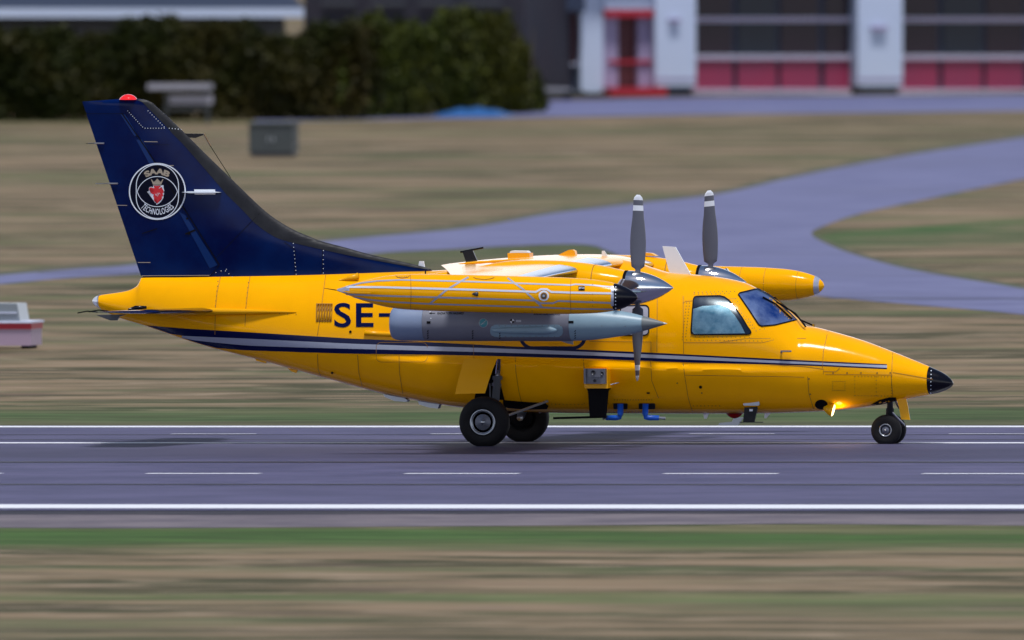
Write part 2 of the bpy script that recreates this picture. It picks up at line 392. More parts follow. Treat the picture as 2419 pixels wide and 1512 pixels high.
rv += along((1622, 716), (1612, 803), 13)+along((1629, 716), (1620, 795), 12)+along((1622, 803), (1800, 806), 19)+along((1632, 795.5), (1770, 797), 14)
rv += along((1640, 691), (1735, 689), 11)+along((1640, 695), (1722, 694), 9)+along((1738, 706), (1786, 782), 12)+along((1731, 712), (1777, 776), 10)+along((1795, 779), (1890, 764), 10)
rv += along((1967, 931-30), (1995, 901), 7)+along((1967, 922), (1995, 922), 7)+along((1967, 901), (1967, 922), 5)+along((1996, 901), (1996, 922), 5)
rv += along((2020, 889), (2105, 890), 12)+along((2020, 934), (2105, 935), 12)+along((2019, 890), (2019, 934), 6)+along((2106, 890), (2106, 935), 8)+along((2070, 890), (2070, 934), 6)
rv += along((1380, 952), (1460, 953), 8)+along((1452, 944), (1540, 944), 15)+along((1450, 972), (1545, 973), 14)+along((1638, 958), (1700, 958), 8)
rv += along((1295, 954), (1375, 955), 10)
paint('rivets', dots(rv, 1.15), M['rivet'], fus, off=.006, step=60)
paint('rivets', dots([(1968, 881), (2001, 881), (2034, 881), (2072, 881), (2103, 881), (1911, 895), (1914, 931), (1654, 914), (1658, 928), (1600, 905), (785, 880), (1180, 890)], 2.0), M['rivet'], fus, off=.006, step=60)
paint('drain_marks', [circ(828, 783.8, 3.2, 12), circ(1655, 914, 4, 7), circ(785, 880, 3, 8), [(1528, 926), (1535, 926), (1535, 930), (1528, 930)]], M['black_matt'], fus, off=.0065, step=60)
# louvre
vent = paint('louvre_vent', [[(747, 717), (786, 717), (784, 760), (746, 760)]], M['seam'], fus, off=.003)
V = []; Fc = []
for k in range(6):
    x = 750+k*6.2
    pts = [at_y(x+d, y, 0) for d, y in ((2.5, 719), (1, 738), (0, 757))]
    P3 = [Vector((p.x, fus_y(p.x, p.z)-.012, p.z)) for p in conform([(x+2.5, 719), (x+1, 738), (x, 757)], fus_y, 0, -.6)]
    V, Fc = merge((V, Fc), tube(P3, .012, 8))
mk('vent_slats', V, Fc, M['yellow_trim'], vent)
# side rail, scoop
def fus_pt(px, py, off=0, y0=-.8): return conform([(px, py)], fus_y, off, y0)[0]
mk('side_rail', *tube([fus_pt(862, 787), fus_pt(900, 789), fus_pt(1000, 792), fus_pt(1060, 794)], .035, 10), M['yellow_trim'], fus)
sc = fus_pt(800, 662, 0, -.4); se = fus_pt(848, 657, 0, -.3)
mk('air_scoop', *tube([sc, sc.lerp(se, .5)+Vector((0, -.02, .01)), se+Vector((0, -.03, .02))], [.005, .035, .055], 12), M['yellow_trim'], AC)

# ---- cockpit glass
def pane(name, outline, blind_reflection=False, frame_w=3.0, label=None):
    b = paint(name, [outline], M['glass_dark'], AC, off=.010, y0=-.6, step=4, label=label)
    paint('window_seal', strip(outline, frame_w, True), M['black_matt'], b, off=.016, y0=-.6, step=4)
    return b
win = [(1646, 701.5), (1700, 700.3), (1711, 703), (1722, 711), (1736, 728), (1753, 752), (1765, 772), (1773, 783), (1774, 787), (1769, 790.3), (1641, 791), (1634, 788), (1633, 780), (1636, 735), (1638.5, 708), (1641, 703)]
cw = pane('cockpit_side_window', win, label='rounded cockpit side window with pale blue blind behind it, cloud reflection painted in')
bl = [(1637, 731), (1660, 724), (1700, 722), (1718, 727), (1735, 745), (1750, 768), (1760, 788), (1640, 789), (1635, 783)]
paint('blind_with_reflection', [bl], M['blind_reflection'], cw, off=.0135, y0=-.6, step=4)
paint('glass_pane', [win], M['glass'], cw, off=.020, y0=-.6, step=4)
ws = [(1743.5, 697), (1747, 693.5), (1787, 684.2), (1800, 690), (1823, 705), (1848, 726), (1868, 745), (1881, 757), (1860, 762), (1830, 769), (1799, 771.6), (1792, 768), (1770, 735)]
wsh = pane('windshield', ws, label='blue tinted windshield with wipers parked on it')
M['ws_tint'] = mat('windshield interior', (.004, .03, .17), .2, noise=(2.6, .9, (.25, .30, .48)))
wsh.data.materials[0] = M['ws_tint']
paint('glass_pane', [ws], M['glass'], wsh, off=.020, y0=-.6, step=4)
cab = pane('cabin_window', rrect(1466, 722, 1533, 792, 10), label='grey cabin window behind the pod nose')
cab.data.materials[0] = M['cabin']
for pts in ([(1800, 706), (1830, 722), (1868, 757)],):
    P3 = [fus_pt(a, b, .03, -.5) for a, b in pts]; wp = mk('wiper_blade', *tube(P3, .012, 8), M['black_matt'], AC)
P3 = [fus_pt(1830, 719, .045, -.4), fus_pt(1872, 748, .06, -.35), at_y(1903, 771, -.25)]
mk('wiper_arm', *tube(P3, .013, 8), M['black_matt'], AC)
mk('wiper_arm', *tube([at_y(1850, 727, .18), at_y(1885, 753, .2), at_y(1921, 769, .22)], .011, 8), M['black_matt'], AC)
mk('wiper_blade', *tube([at_y(1829, 702, .12), at_y(1850, 724, .15), at_y(1872, 744, .2)], .014, 8), M['black_matt'], AC)
mk('wiper_pivot', *tube([at_y(1921, 766, .22), at_y(1923, 774, .22)], .018, 8), M['steel'], AC)

# the far side carries the same glass and stripes
def mirror(o, parent):
    me = o.data.copy()
    for v in me.vertices: v.co.y = -v.co.y
    me.flip_normals(); c = bpy.data.objects.new(o.name.split('.')[0], me); COL.objects.link(c); c.parent = parent
    for ch in list(o.children): mirror(ch, c)
for o in (cw, wsh): mirror(o, AC)
for nm in ('upper_stripe', 'middle_stripe', 'lower_stripe'): mirror(bpy.data.objects[nm], fus)
# ---- fin
le = [(233.8, 330), (235, 340), (237, 347), (240, 354), (245, 362), (256, 374), (306, 428), (359, 481), (419, 543), (460, 585), (495, 622), (520, 655), (545, 698), (563, 742), (570, 758), (585, 816), (602, 877), (623, 970), (638, 1022), (660, 1030)]
te = [(233.8, 281), (237, 240), (240, 194.5), (654, 334), (662, 334)]
LEt = smooth_tab(le, 3)
def fin_t(px, py):
    a = lerp(te, py); b = lerp(LEt, py); c = min(1, max(0, (b-px)/(b-a)))
    tm = .045+.05*(py-234)/420
    if b-a > 400: tm *= 1-.3*min(1, (b-a-400)/300)
    th = 5*(.2969*math.sqrt(c)-.126*c-.3516*c*c+.2843*c**3-.1015*c**4)*2*tm
    cut = 1 if py > 242 else .35+.65*max(0, (py-233.8)/8)
    return th*cut+.002
def fin_y_px(px, py): return -fin_t(px, py)
def fin_mesh(pa, pb, ys, nc=36, grow=0):
    V = []; Fc = []; W = 2*nc
    for py in ys:
        a = pa(py); b = pb(py); ring = []
        for k in range(nc+1):
            c = .5-.5*math.cos(math.pi*k/nc); px = b+(a-b)*c
            q = at_y(px, py, 0); ring.append((q, fin_t(px, py)+grow))
        V += [q+Vector((0, -t, 0)) for q, t in ring]+[q+Vector((0, t, 0)) for q, t in ring[1:-1]][::-1]
    for i in range(len(ys)-1):
        for k in range(W): Fc.append((i*W+k, i*W+(k+1) % W, (i+1)*W+(k+1) % W, (i+1)*W+k))
    Fc.append(tuple(range(W))); Fc.append(tuple((len(ys)-1)*W+k for k in range(W)))
    return V, Fc
ys = [233.8, 235, 237, 240, 245, 250, 258]+[258+404*k/60 for k in range(1, 61)]
fin = auto(mk('tail_fin', *fin_mesh(lambda p: lerp(te, p)+(4 if p > 268 else 0), lambda p: lerp(LEt, p), ys), M['navy'], AC, label='navy blue tail fin swept into the fuselage'), 40)
hinge = [(268, 288.5), (626, 519), (652, 497)]
rud = auto(mk('rudder', *fin_mesh(lambda p: lerp(te, p), lambda p: lerp(hinge, p), [268.5+383*k/40 for k in range(41)], 20, .006), M['navy'], AC, label='navy rudder'), 40)
def finpaint(name, polys, mt, parent=fin, off=.003, step=12, label=None):
    """same as paint but the fin's thickness is a function of the picture column and row"""
    def yf(x, z):
        q = Vector((x, 0, z))-C0; d = q.dot(F); px = 1209.5+q.dot(RT)/d*FPX; py = 756-q.dot(UP)/d*FPX
        return -fin_t(px, py)
    return paint(name, polys, mt, parent, yfn=yf, off=off, y0=-.06, step=step, label=label)
boot_in = [(234.5, 318), (240, 335), (262, 357), (306, 400), (312, 404), (340, 432), (400, 485), (460, 536), (495, 572), (525, 600), (545, 625), (563, 655), (573, 690), (589, 759), (605, 830), (631, 971), (637, 1010)]
q = []
yy = 235.5
while yy < 636:
    y2 = yy+6; a, b = lerp(boot_in, yy), lerp(boot_in, y2); c, d = lerp(LEt, yy)-1.2, lerp(LEt, y2)-1.2
    if c > a: q.append([(a, yy), (c, yy), (d, min(y2, 637)), (b, min(y2, 637))])
    yy = y2
finpaint('deicing_boot', q, M['boot'], step=4, off=.004, label='dark rubber strip along the fin leading edge')
M['navy_light'] = mat('navy recess paint', (.002, .022, .12), .25, spec=.2)
for g_ in ([(285, 270), (296, 270), (325, 318), (318, 322)], [(322, 330), (336, 330), (372, 392), (356, 392)], [(423, 500), (438, 508), (514, 626), (496, 634)]):
    finpaint('hinge_cover', [g_], M['navy_light'], rud, off=.010)
finpaint('hinge_gap', strip([(289, 268), (325, 320), (345, 349), (372, 392), (420, 468), (454, 522), (519, 626)], 2.4)+strip([(205, 268.5), (289, 268.5)], 1.2)+strip([(519, 626), (497, 652)], 1.4), M['black_matt'], off=.0135)
finpaint('hinge_gap', strip([(492, 652.5), (335, 655)], 2)+[circ(447, 552, 3, 8), circ(443, 516, 3, 6)]+strip([(438, 553), (462, 543)], 4)+strip([(336, 552), (372, 540)], 2.2), M['black_matt'], off=.0137)
frv = along((302, 262), (337, 300), 10)+along((343, 303), (388, 303), 8)+along((350, 262), (388, 300), 9)+along((400, 303), (428, 306), 5)
frv += along((693, 575), (700, 648), 9)+along((764, 592), (764, 645), 6)+along((498, 648), (535, 636), 4)+along((533, 640), (549, 654), 3)
finpaint('rivets', dots(frv, 1.05), M['letter_white'], off=.006, step=90)
finpaint('panel_seams', strip([(387, 303), (337, 303), (302, 258)], 1)+strip([(672, 572), (697, 590), (697, 650)], 1.2)+strip([(762, 590), (761, 646)], 1.1)+strip([(203, 339), (400, 341)], .8)+strip([(622, 495), (500, 620)], 1), M['black_matt'], off=.005)
finpaint('trim_strips', strip([(277, 484.7), (301, 485.2)], 1.4)+strip([(326, 620), (356, 620)], 1.4)+strip([(336, 651.5), (495, 650.5)], 1.3)+strip([(341, 334.5), (373, 335)], 1.4)+strip([(390, 391), (411, 391)], 1.6), M['gold'], rud, off=.012)
# emblem
def Z(x, y): return ((310+x/8.894)*.9486, (390+y/8.894)*.9486)
def ZZ(pts): return [Z(*p) for p in pts]
em = finpaint('emblem', [ZZ(circ(735, 770, 622, 48))], M['emblem_ground'], off=.0115, label='round badge with a crowned red griffin head')
rings = strip(ZZ(circ(735, 770, 617, 64)), 2.9, True)
stad = [(736+468*math.cos(R(a)), 643+468*math.sin(R(a))) for a in range(180, 361, 6)]+[(736+468*math.cos(R(a)), 902+468*math.sin(R(a))) for a in range(0, 181, 6)]
rings += strip(ZZ(stad), 1.9, True)
ha = math.degrees(math.asin(445/463))
rings += strip(ZZ([(735+463*math.sin(R(a)), 903-463*math.cos(R(a))) for a in [-ha+2*ha*k/24 for k in range(25)]]), 1.7)
rings += strip(ZZ([(735+463*math.sin(R(a)), 645+463*math.cos(R(a))) for a in [-ha+2*ha*k/24 for k in range(25)]]), 1.7)
finpaint('emblem_rings', rings, M['letter_white'], em, off=.0150, step=20)
V_, F_ = text_mesh('SAAB', .055, .92)
pts = []
for u, v in V_:
    th = (u-.5)*R(66); r = 438+v*133; pts.append(Z(730+r*math.sin(th), 833-r*math.cos(th)))
finpaint('emblem_lettering', [('mesh', pts, F_)], M['gold'], em, off=.0150, step=20)
V_, F_ = text_mesh('TECHNOLOGIES', .012, 1.05)
pts = []
for u, v in V_:
    th = (u-.5)*R(96); r = 507-v*135; pts.append(Z(735+r*math.sin(th), 783+r*math.cos(th)))
finpaint('emblem_lettering', [('mesh', pts, F_)], M['letter_white'], em, off=.0150, step=20)
crown = [(590, 500), (615, 508), (650, 560), (670, 548), (680, 575), (705, 560), (690, 540), (700, 518), (718, 522), (714, 498), (730, 490), (748, 498), (744, 522), (762, 516), (772, 540), (756, 562), (782, 578), (796, 548), (815, 560), (845, 505), (870, 495), (820, 622), (640, 622)]
finpaint('emblem_crown', [ZZ(crown)], M['gold'], em, off=.0150, step=30)
head = [(640, 640), (830, 640), (868, 628), (850, 690), (880, 720), (888, 765), (870, 775), (884, 830), (868, 850), (870, 905), (850, 910), (845, 950), (810, 1005), (800, 960), (775, 1035), (715, 1068), (705, 1000), (690, 1030), (660, 985), (650, 930), (630, 900), (640, 850), (600, 830), (585, 795), (505, 775), (540, 770), (600, 760), (580, 745), (550, 735), (548, 700), (565, 675), (600, 668), (640, 680)]
finpaint('emblem_griffin_outline', [ZZ(head)], M['letter_white'], em, off=.0150, step=30)
inner = [(655, 650), (785, 650), (770, 685), (790, 692), (822, 668), (810, 720), (835, 705), (862, 745), (840, 740), (866, 800), (846, 805), (856, 870), (832, 880), (832, 930), (808, 960), (795, 925), (768, 905), (765, 1000), (730, 1035), (722, 930), (690, 925), (684, 990), (664, 960), (668, 900), (650, 885), (662, 835), (625, 825), (600, 800), (645, 790), (690, 755), (640, 740), (565, 720), (575, 690), (610, 682), (650, 700), (680, 700)]
inner = [(735+(x-735)*1.07, 820+(y-820)*1.03) for x, y in inner]
finpaint('emblem_griffin', [ZZ(inner)], M['red'], em, off=.0185, step=30)
finpaint('emblem_griffin_lines', strip(ZZ([(690, 825), (712, 870), (735, 800), (745, 885), (775, 800), (800, 830)]), 1.3)+strip(ZZ([(775, 700), (830, 660)]), 1.2), M['letter_white'], em, off=.0215, step=30)
# fin fittings
b = at_y(303, 234.5, 0)
lens = mk('beacon_lamp', *lathe(at_y(303, 235.5, 0), at_y(303, 222.5, 0), [(0, .125), (.35, .11), (.7, .08), (.92, .045), (1, .01)], 20), M['red_lamp'], AC)
lens.data.transform(Matrix.Translation((0, 0, 0)))
arm = mk('antenna_arm', *merge(slab([(392, 316), (400, 314.5), (481, 316), (481, 319), (462, 326), (445, 325), (420, 318)], 0, .018)), M['navy'], AC, False)
arm.data.materials[0] = M['black']
mk('antenna_wire', *tube([at_y(481, 316, 0), at_y(497, 345, 0)], .010, 8), M['steel'], arm)
mk('antenna_wire', *tube([at_y(497, 345, 0), at_y(545, 420, 0)], .0045, 6), M['black_matt'], AC)
fence = mk('vortex_fence', *slab([(431, 454), (445, 452), (505, 452.5), (522, 454.5), (505, 456), (450, 456)], -.10, .12), M['letter_white'], AC, False)
mk('fence_bracket', *merge(slab([(459, 447.5), (508, 447.5), (509, 459.5), (460, 459.5)], -.085, .02)), M['white'], fence, False)
for a, b_, c in ((208, 246, 338.5), (226, 278, 433.5)):
    mk('static_wick', *merge(tube([at_y(a, c+.5, 0), at_y(b_-22, c, 0)], .007, 6), tube([at_y(b_-22, c, -.03), at_y(b_, c, -.045)], .013, 6)), M['steel'], AC)
tube_ = tube
# ---- tailplane
def foil_loft(secs, nc=20, dz=0):
    """secs: (y, xLE, xTE, z, thickness)"""
    V = []; Fc = []; W = 2*nc
    for y, xl, xt, z, th in secs:
        up = []; dn = []
        for k in range(nc+1):
            c = .5-.5*math.cos(math.pi*k/nc); t = 5*(.2969*math.sqrt(c)-.126*c-.3516*c*c+.2843*c**3-.1036*c**4)*th
            up.append(Vector((xl+(xt-xl)*c, y, z+t))); dn.append(Vector((xl+(xt-xl)*c, y, z-t*.8)))
        V += up+dn[1:-1][::-1]
    for i in range(len(secs)-1):
        for k in range(W): Fc.append((i*W+k, i*W+(k+1) % W, (i+1)*W+(k+1) % W, (i+1)*W+k))
    Fc.append(tuple(range(W))); Fc.append(tuple((len(secs)-1)*W+k for k in range(W)))
    return V, Fc
for s in (-1, 1):
    rt = [(s*.15, -4.05, -5.55, 1.83, .075), (s*.6, -4.12, -5.50, 1.835, .072), (s*2.3, -4.38, -5.30, 1.865, .055), (s*2.42, -4.48, -5.28, 1.87, .03)]
    tp = auto(mk('tailplane', *foil_loft(rt), M['navy'], AC), 50)
    bt = auto(mk('deicing_boot', *foil_loft([(s*.25, -4.04, -4.95, 1.835, .085), (s*2.3, -4.35, -4.85, 1.868, .065)], 12), M['black'], tp), 50)
    for yy in (1.5, 2.15):
        mk('static_wick', *tube([(-5.28, s*yy, 1.86), (-5.42, s*yy, 1.875), (-5.56, s*yy, 1.85)], .009, 6), M['black_matt'], tp)
q0 = fus_pt(700, 738, 0, -.5); q1 = fus_pt(600, 738, .04, -.4); q2 = fus_pt(505, 738, .06, -.3)
mk('tailplane_fairing', *tube([q0, q1, q2, fus_pt(400, 738, .04, -.2)], [.006, .035, .05, .04], 14), M['yellow_trim'], AC)
mk('elevator_bracket', *slab([(228, 744), (300, 743), (282, 748), (277, 757), (262, 757), (245, 751)], -.35, .05), M['dark_metal'], AC, False)
mk('elevator_horn', *tube([at_y(303, 731, -.35), at_y(320, 727, -.35), at_y(346, 726, -.35)], [.012, .03, .02], 8), M['black'], AC)

# ---- wing
wsec = []
for s, zt, zr in ((-1, 2.355, 2.46), (1, 2.235, 2.45)):
    pass
sec = [(-5.55, 1.38, .28, 2.325, .12), (-5.2, 1.41, .22, 2.345, .125), (-3.5, 1.46, -.05, 2.40, .165), (-2.2, 1.52, -.40, 2.435, .20), (-.8, 1.60, -.80, 2.465, .235), (0, 1.62, -.86, 2.47, .24), (.8, 1.60, -.80, 2.46, .235), (2.2, 1.52, -.40, 2.40, .20), (3.5, 1.46, -.05, 2.34, .165), (5.2, 1.41, .22, 2.24, .125), (5.55, 1.38, .28, 2.22, .12)]
wing = auto(mk('wing', *foil_loft(sec, 28), M['yellow'], AC, label='high mounted yellow wing'), 60)
def le_strip(ya, yb, n=8, frac=.14, lo=-.6):
    V = []; Fc = []; nc = 10
    tb = [(s_[0],)+s_[1:] for s_ in sec]
    for i in range(n+1):
        y = ya+(yb-ya)*i/n
        xl = lerp([(t[0], t[1]) for t in tb], y); xt = lerp([(t[0], t[2]) for t in tb], y); z = lerp([(t[0], t[3]) for t in tb], y); th = lerp([(t[0], t[4]) for t in tb], y)
        for k in range(-nc, nc+1):
            c = (abs(k)/nc)**2*frac; t = 5*(.2969*math.sqrt(c)-.126*c-.3516*c*c+.2843*c**3-.1036*c**4)*th
            V.append(Vector((xl+(xt-xl)*c+.004*(1-c/frac), y, z+(t if k >= 0 else -t*.8)+(.004 if k >= 0 else -.004))))
    W = 2*nc+1
    for i in range(n):
        for k in range(W-1): Fc.append((i*W+k, i*W+k+1, (i+1)*W+k+1, (i+1)*W+k))
    return V, Fc
for a, b_ in ((-5.35, -2.6), (-1.9, -.9), (.9, 1.9), (2.6, 5.35)):
    auto(mk('leading_edge_strip', *le_strip(a, b_), M['boot_silver'], wing), 60)
# spoiler / flap fittings on top of the wing
for px, py, y, l in ((1135, 640, -2.6, .30), (1165, 633, -2.0, .24), (1195, 632, -1.6, .20), (1230, 622, -1.2, .18)):
    p = at_y(px, py, y); z = 2.575
    mk('flap_track_fairing', *lathe((p.x-l, y, 2.52), (p.x+l, y, 2.56), [(0, .004), (.2, .012), (.5, .02), (.8, .012), (1, .004)], 12), M['yellow_trim'], wing)

# ---- tip tanks
def tank(axis, prof, y, nm):
    """axis: ((px,py) tail, (px,py) nose); prof: (px, radius px)"""
    A = at_y(*axis[0], y); B = at_y(*axis[1], y); d = B-A; sc = 173.6*(1-y/440*-1) if 0 else 173.6*440/(440+y*.975)
    pr = smooth_tab([((p-axis[0][0])/(axis[1][0]-axis[0][0]), r/sc) for p, r in prof], 4)
    def yf(x, z):
        t = (x-A.x)/d.x; r = lerp(pr, t); zc = A.z+d.z*t; dz = z-zc
        return y-math.sqrt(max(r*r-dz*dz, 0))
    return A, B, pr, yf
nprof = [(793, .5), (815, 8), (853, 21.5), (900, 34), (935, 39.5), (970, 42), (1040, 43.5), (1150, 44), (1300, 43.5), (1350, 42.5), (1410, 39), (1454, 32), (1472, 26.5), (1488, 18.5), (1498, 11.5), (1504, 5.5), (1506.5, .5)]
A, B, pr, ytn = tank(((793, 685.5), (1506.5, 703)), nprof, -5.70, 'n')
tB = (1452-793)/(1506.5-793)
tk = auto(mk('wing_tip_tank', *lathe(A, B, [(t, r) for t, r in pr if t <= tB]+[(tB, lerp(pr, tB))], 64), M['yellow'], AC, label='yellow tip tank with silver tape lines and black nose'), 50)
auto(mk('tank_nose', *lathe(A, B, [(tB+.0005, lerp(pr, tB))]+[(t, r) for t, r in pr if t > tB], 64), M['black'], tk), 50)
tape = []
for pts, wd in (([(797, 684.5), (825, 676), (853, 669), (890, 664), (947, 661.5), (1088, 664.8), (1233, 669.8), (1349, 673.8), (1359, 671.8), (1400, 674), (1447, 678.6)], 3.4),
                ([(817, 678), (900, 678.6), (1112, 684.5), (1233, 688.4), (1266, 689.8), (1278, 683.5), (1292, 683.5), (1302, 689.8), (1345, 691.3), (1447, 693.3)], 4.6),
                ([(817, 695), (900, 698.6), (1112, 704.5), (1267, 710), (1277, 716), (1307, 716), (1319, 710.8), (1447, 715.8)], 3.8),
                ([(835, 701), (870, 707.5), (924, 713), (1018, 717.8), (1277, 725.7), (1349, 729), (1447, 730.5)], 3.4),
                ([(1107, 655), (1088, 665), (1052, 687), (1015.6, 717.4)], 4.2), ([(1199, 657), (1235, 683), (1281.6, 725.7)], 4.2), ([(1446.5, 676), (1446.5, 732)], 6.5)):
    tape += strip(pts, wd)
P1 = dict(yfn=ytn, y0=-5.9)
paint('silver_tape', tape[:10]+tape[19:], M['silver_stripe'], tk, off=.004, step=12, **P1)
paint('tape_reflection_line', tape[10:19], M['tape_reflection'], tk, off=.0045, step=12, **P1)  # second silver line, brightened by a painted reflection
paint('tank_tail_tip', [[(796, 685.5), (812, 679.5), (826, 676), (826, 692), (812, 691)]], M['silver_stripe'], tk, off=.0065, **P1)
tw = auto(mk('tail_winglet', *slab([(805, 686.5), (835, 688), (876, 690.5), (876, 693), (825, 692)], -5.95, .03), M['yellow_trim'], tk, False))
cap = paint('filler_ring', [circ(1285, 698.8, 12.2, 28)], M['white'], tk, off=.006, **P1)
paint('filler_gap', [circ(1285, 699, 8.2, 20)], M['seam'], cap, off=.009, **P1)
paint('filler_port', [circ(1285, 699, 5.6, 20)], M['dark_metal'], cap, off=.012, **P1)
paint('filler_cap', [circ(1285, 699, 3, 12)], M['rim'], cap, off=.015, **P1)
pl = paint('placard', [[(1366.6, 676.6), (1381.3, 676.6), (1381.3, 686.5), (1366.6, 686.5)]], M['black'], tk, off=.006, **P1)
paint('placard_lettering', [text_px('JET A1', 1367.5, 679, 1380.5, 684, .02)], M['letter_white'], pl, off=.009, **P1)
paint('panel_seams', strip([(1349, 660), (1347, 700), (1349, 740)], 1.1)+strip([(970, 650), (971.5, 690), (970, 730)], 1.1)+strip([(935, 651.5), (938, 655), (950, 657.5), (964, 655.5), (968, 651.5)], 1.2)+strip([(1118, 655), (1124, 658.5), (1145, 661), (1160, 659), (1168, 656)], 1.2), M['seam'], tk, off=.007, **P1)
paint('rivets', dots([(1454+(.5 if abs(k) > 2 else 0), 703+k*8.2) for k in range(-3, 4)], 1.5), M['letter_white'], tk, off=.0035, step=80, **P1)
paint('rivets', dots([(1400, 672), (1400, 695), (1400, 710), (1400, 722), (1257, 733), (1257, 736), (1240, 737)]+[(940+5*k, 655.5-.3*k) for k in range(5)], 1), M['rivet'], tk, off=.0085, step=80, **P1)
p = conform([(1115, 694)], ytn, 0, -5.9)[0]; p2 = conform([(1130, 695)], ytn, .0, -5.9)[0]
mk('position_lamp', *lathe(p, p2, [(0, .004), (.3, .02), (.8, .032), (1, .02)], 16), M['dark_metal'], tk)
auto(mk('tail_probe', *tube([at_y(766, 681, -5.7), at_y(795, 685.5, -5.7)], [.004, .008], 6), M['black_matt'], tk))
for yv in (-5.7,):
    pass
fprof = [(1250, .5), (1300, 18), (1350, 30), (1400, 37), (1480, 41), (1600, 41.5), (1760, 41), (1812, 40), (1861, 37), (1895, 31.5), (1926, 22), (1940, 12.5), (1945, 6), (1947, .5)]
A, B, pr, ytf = tank(((1250, 661), (1947, 675)), fprof, 5.70, 'f')
def seg(a, b): return [(a, lerp(pr, a))]+[(t, r) for t, r in pr if a < t < b]+[(b, lerp(pr, b))]
ta, tb_ = (1926-1250)/697, (1937-1250)/697
tk2 = auto(mk('wing_tip_tank', *lathe(A, B, seg(0, 1), 56), M['yellow'], AC, label='plain yellow tip tank with one silver band at its nose'), 50)
auto(mk('silver_band', *lathe(A, B, [(t, r+.004) for t, r in seg(ta, tb_)], 56), M['silver_stripe'], tk2), 50)
for q_ in (1755, 1812, 1887):
    t = (q_-1250)/697; auto(mk('panel_seam', *lathe(A, B, [(t-.0006, lerp(pr, t)+.001), (t+.0006, lerp(pr, t)+.001)], 56), M['seam'], tk2))

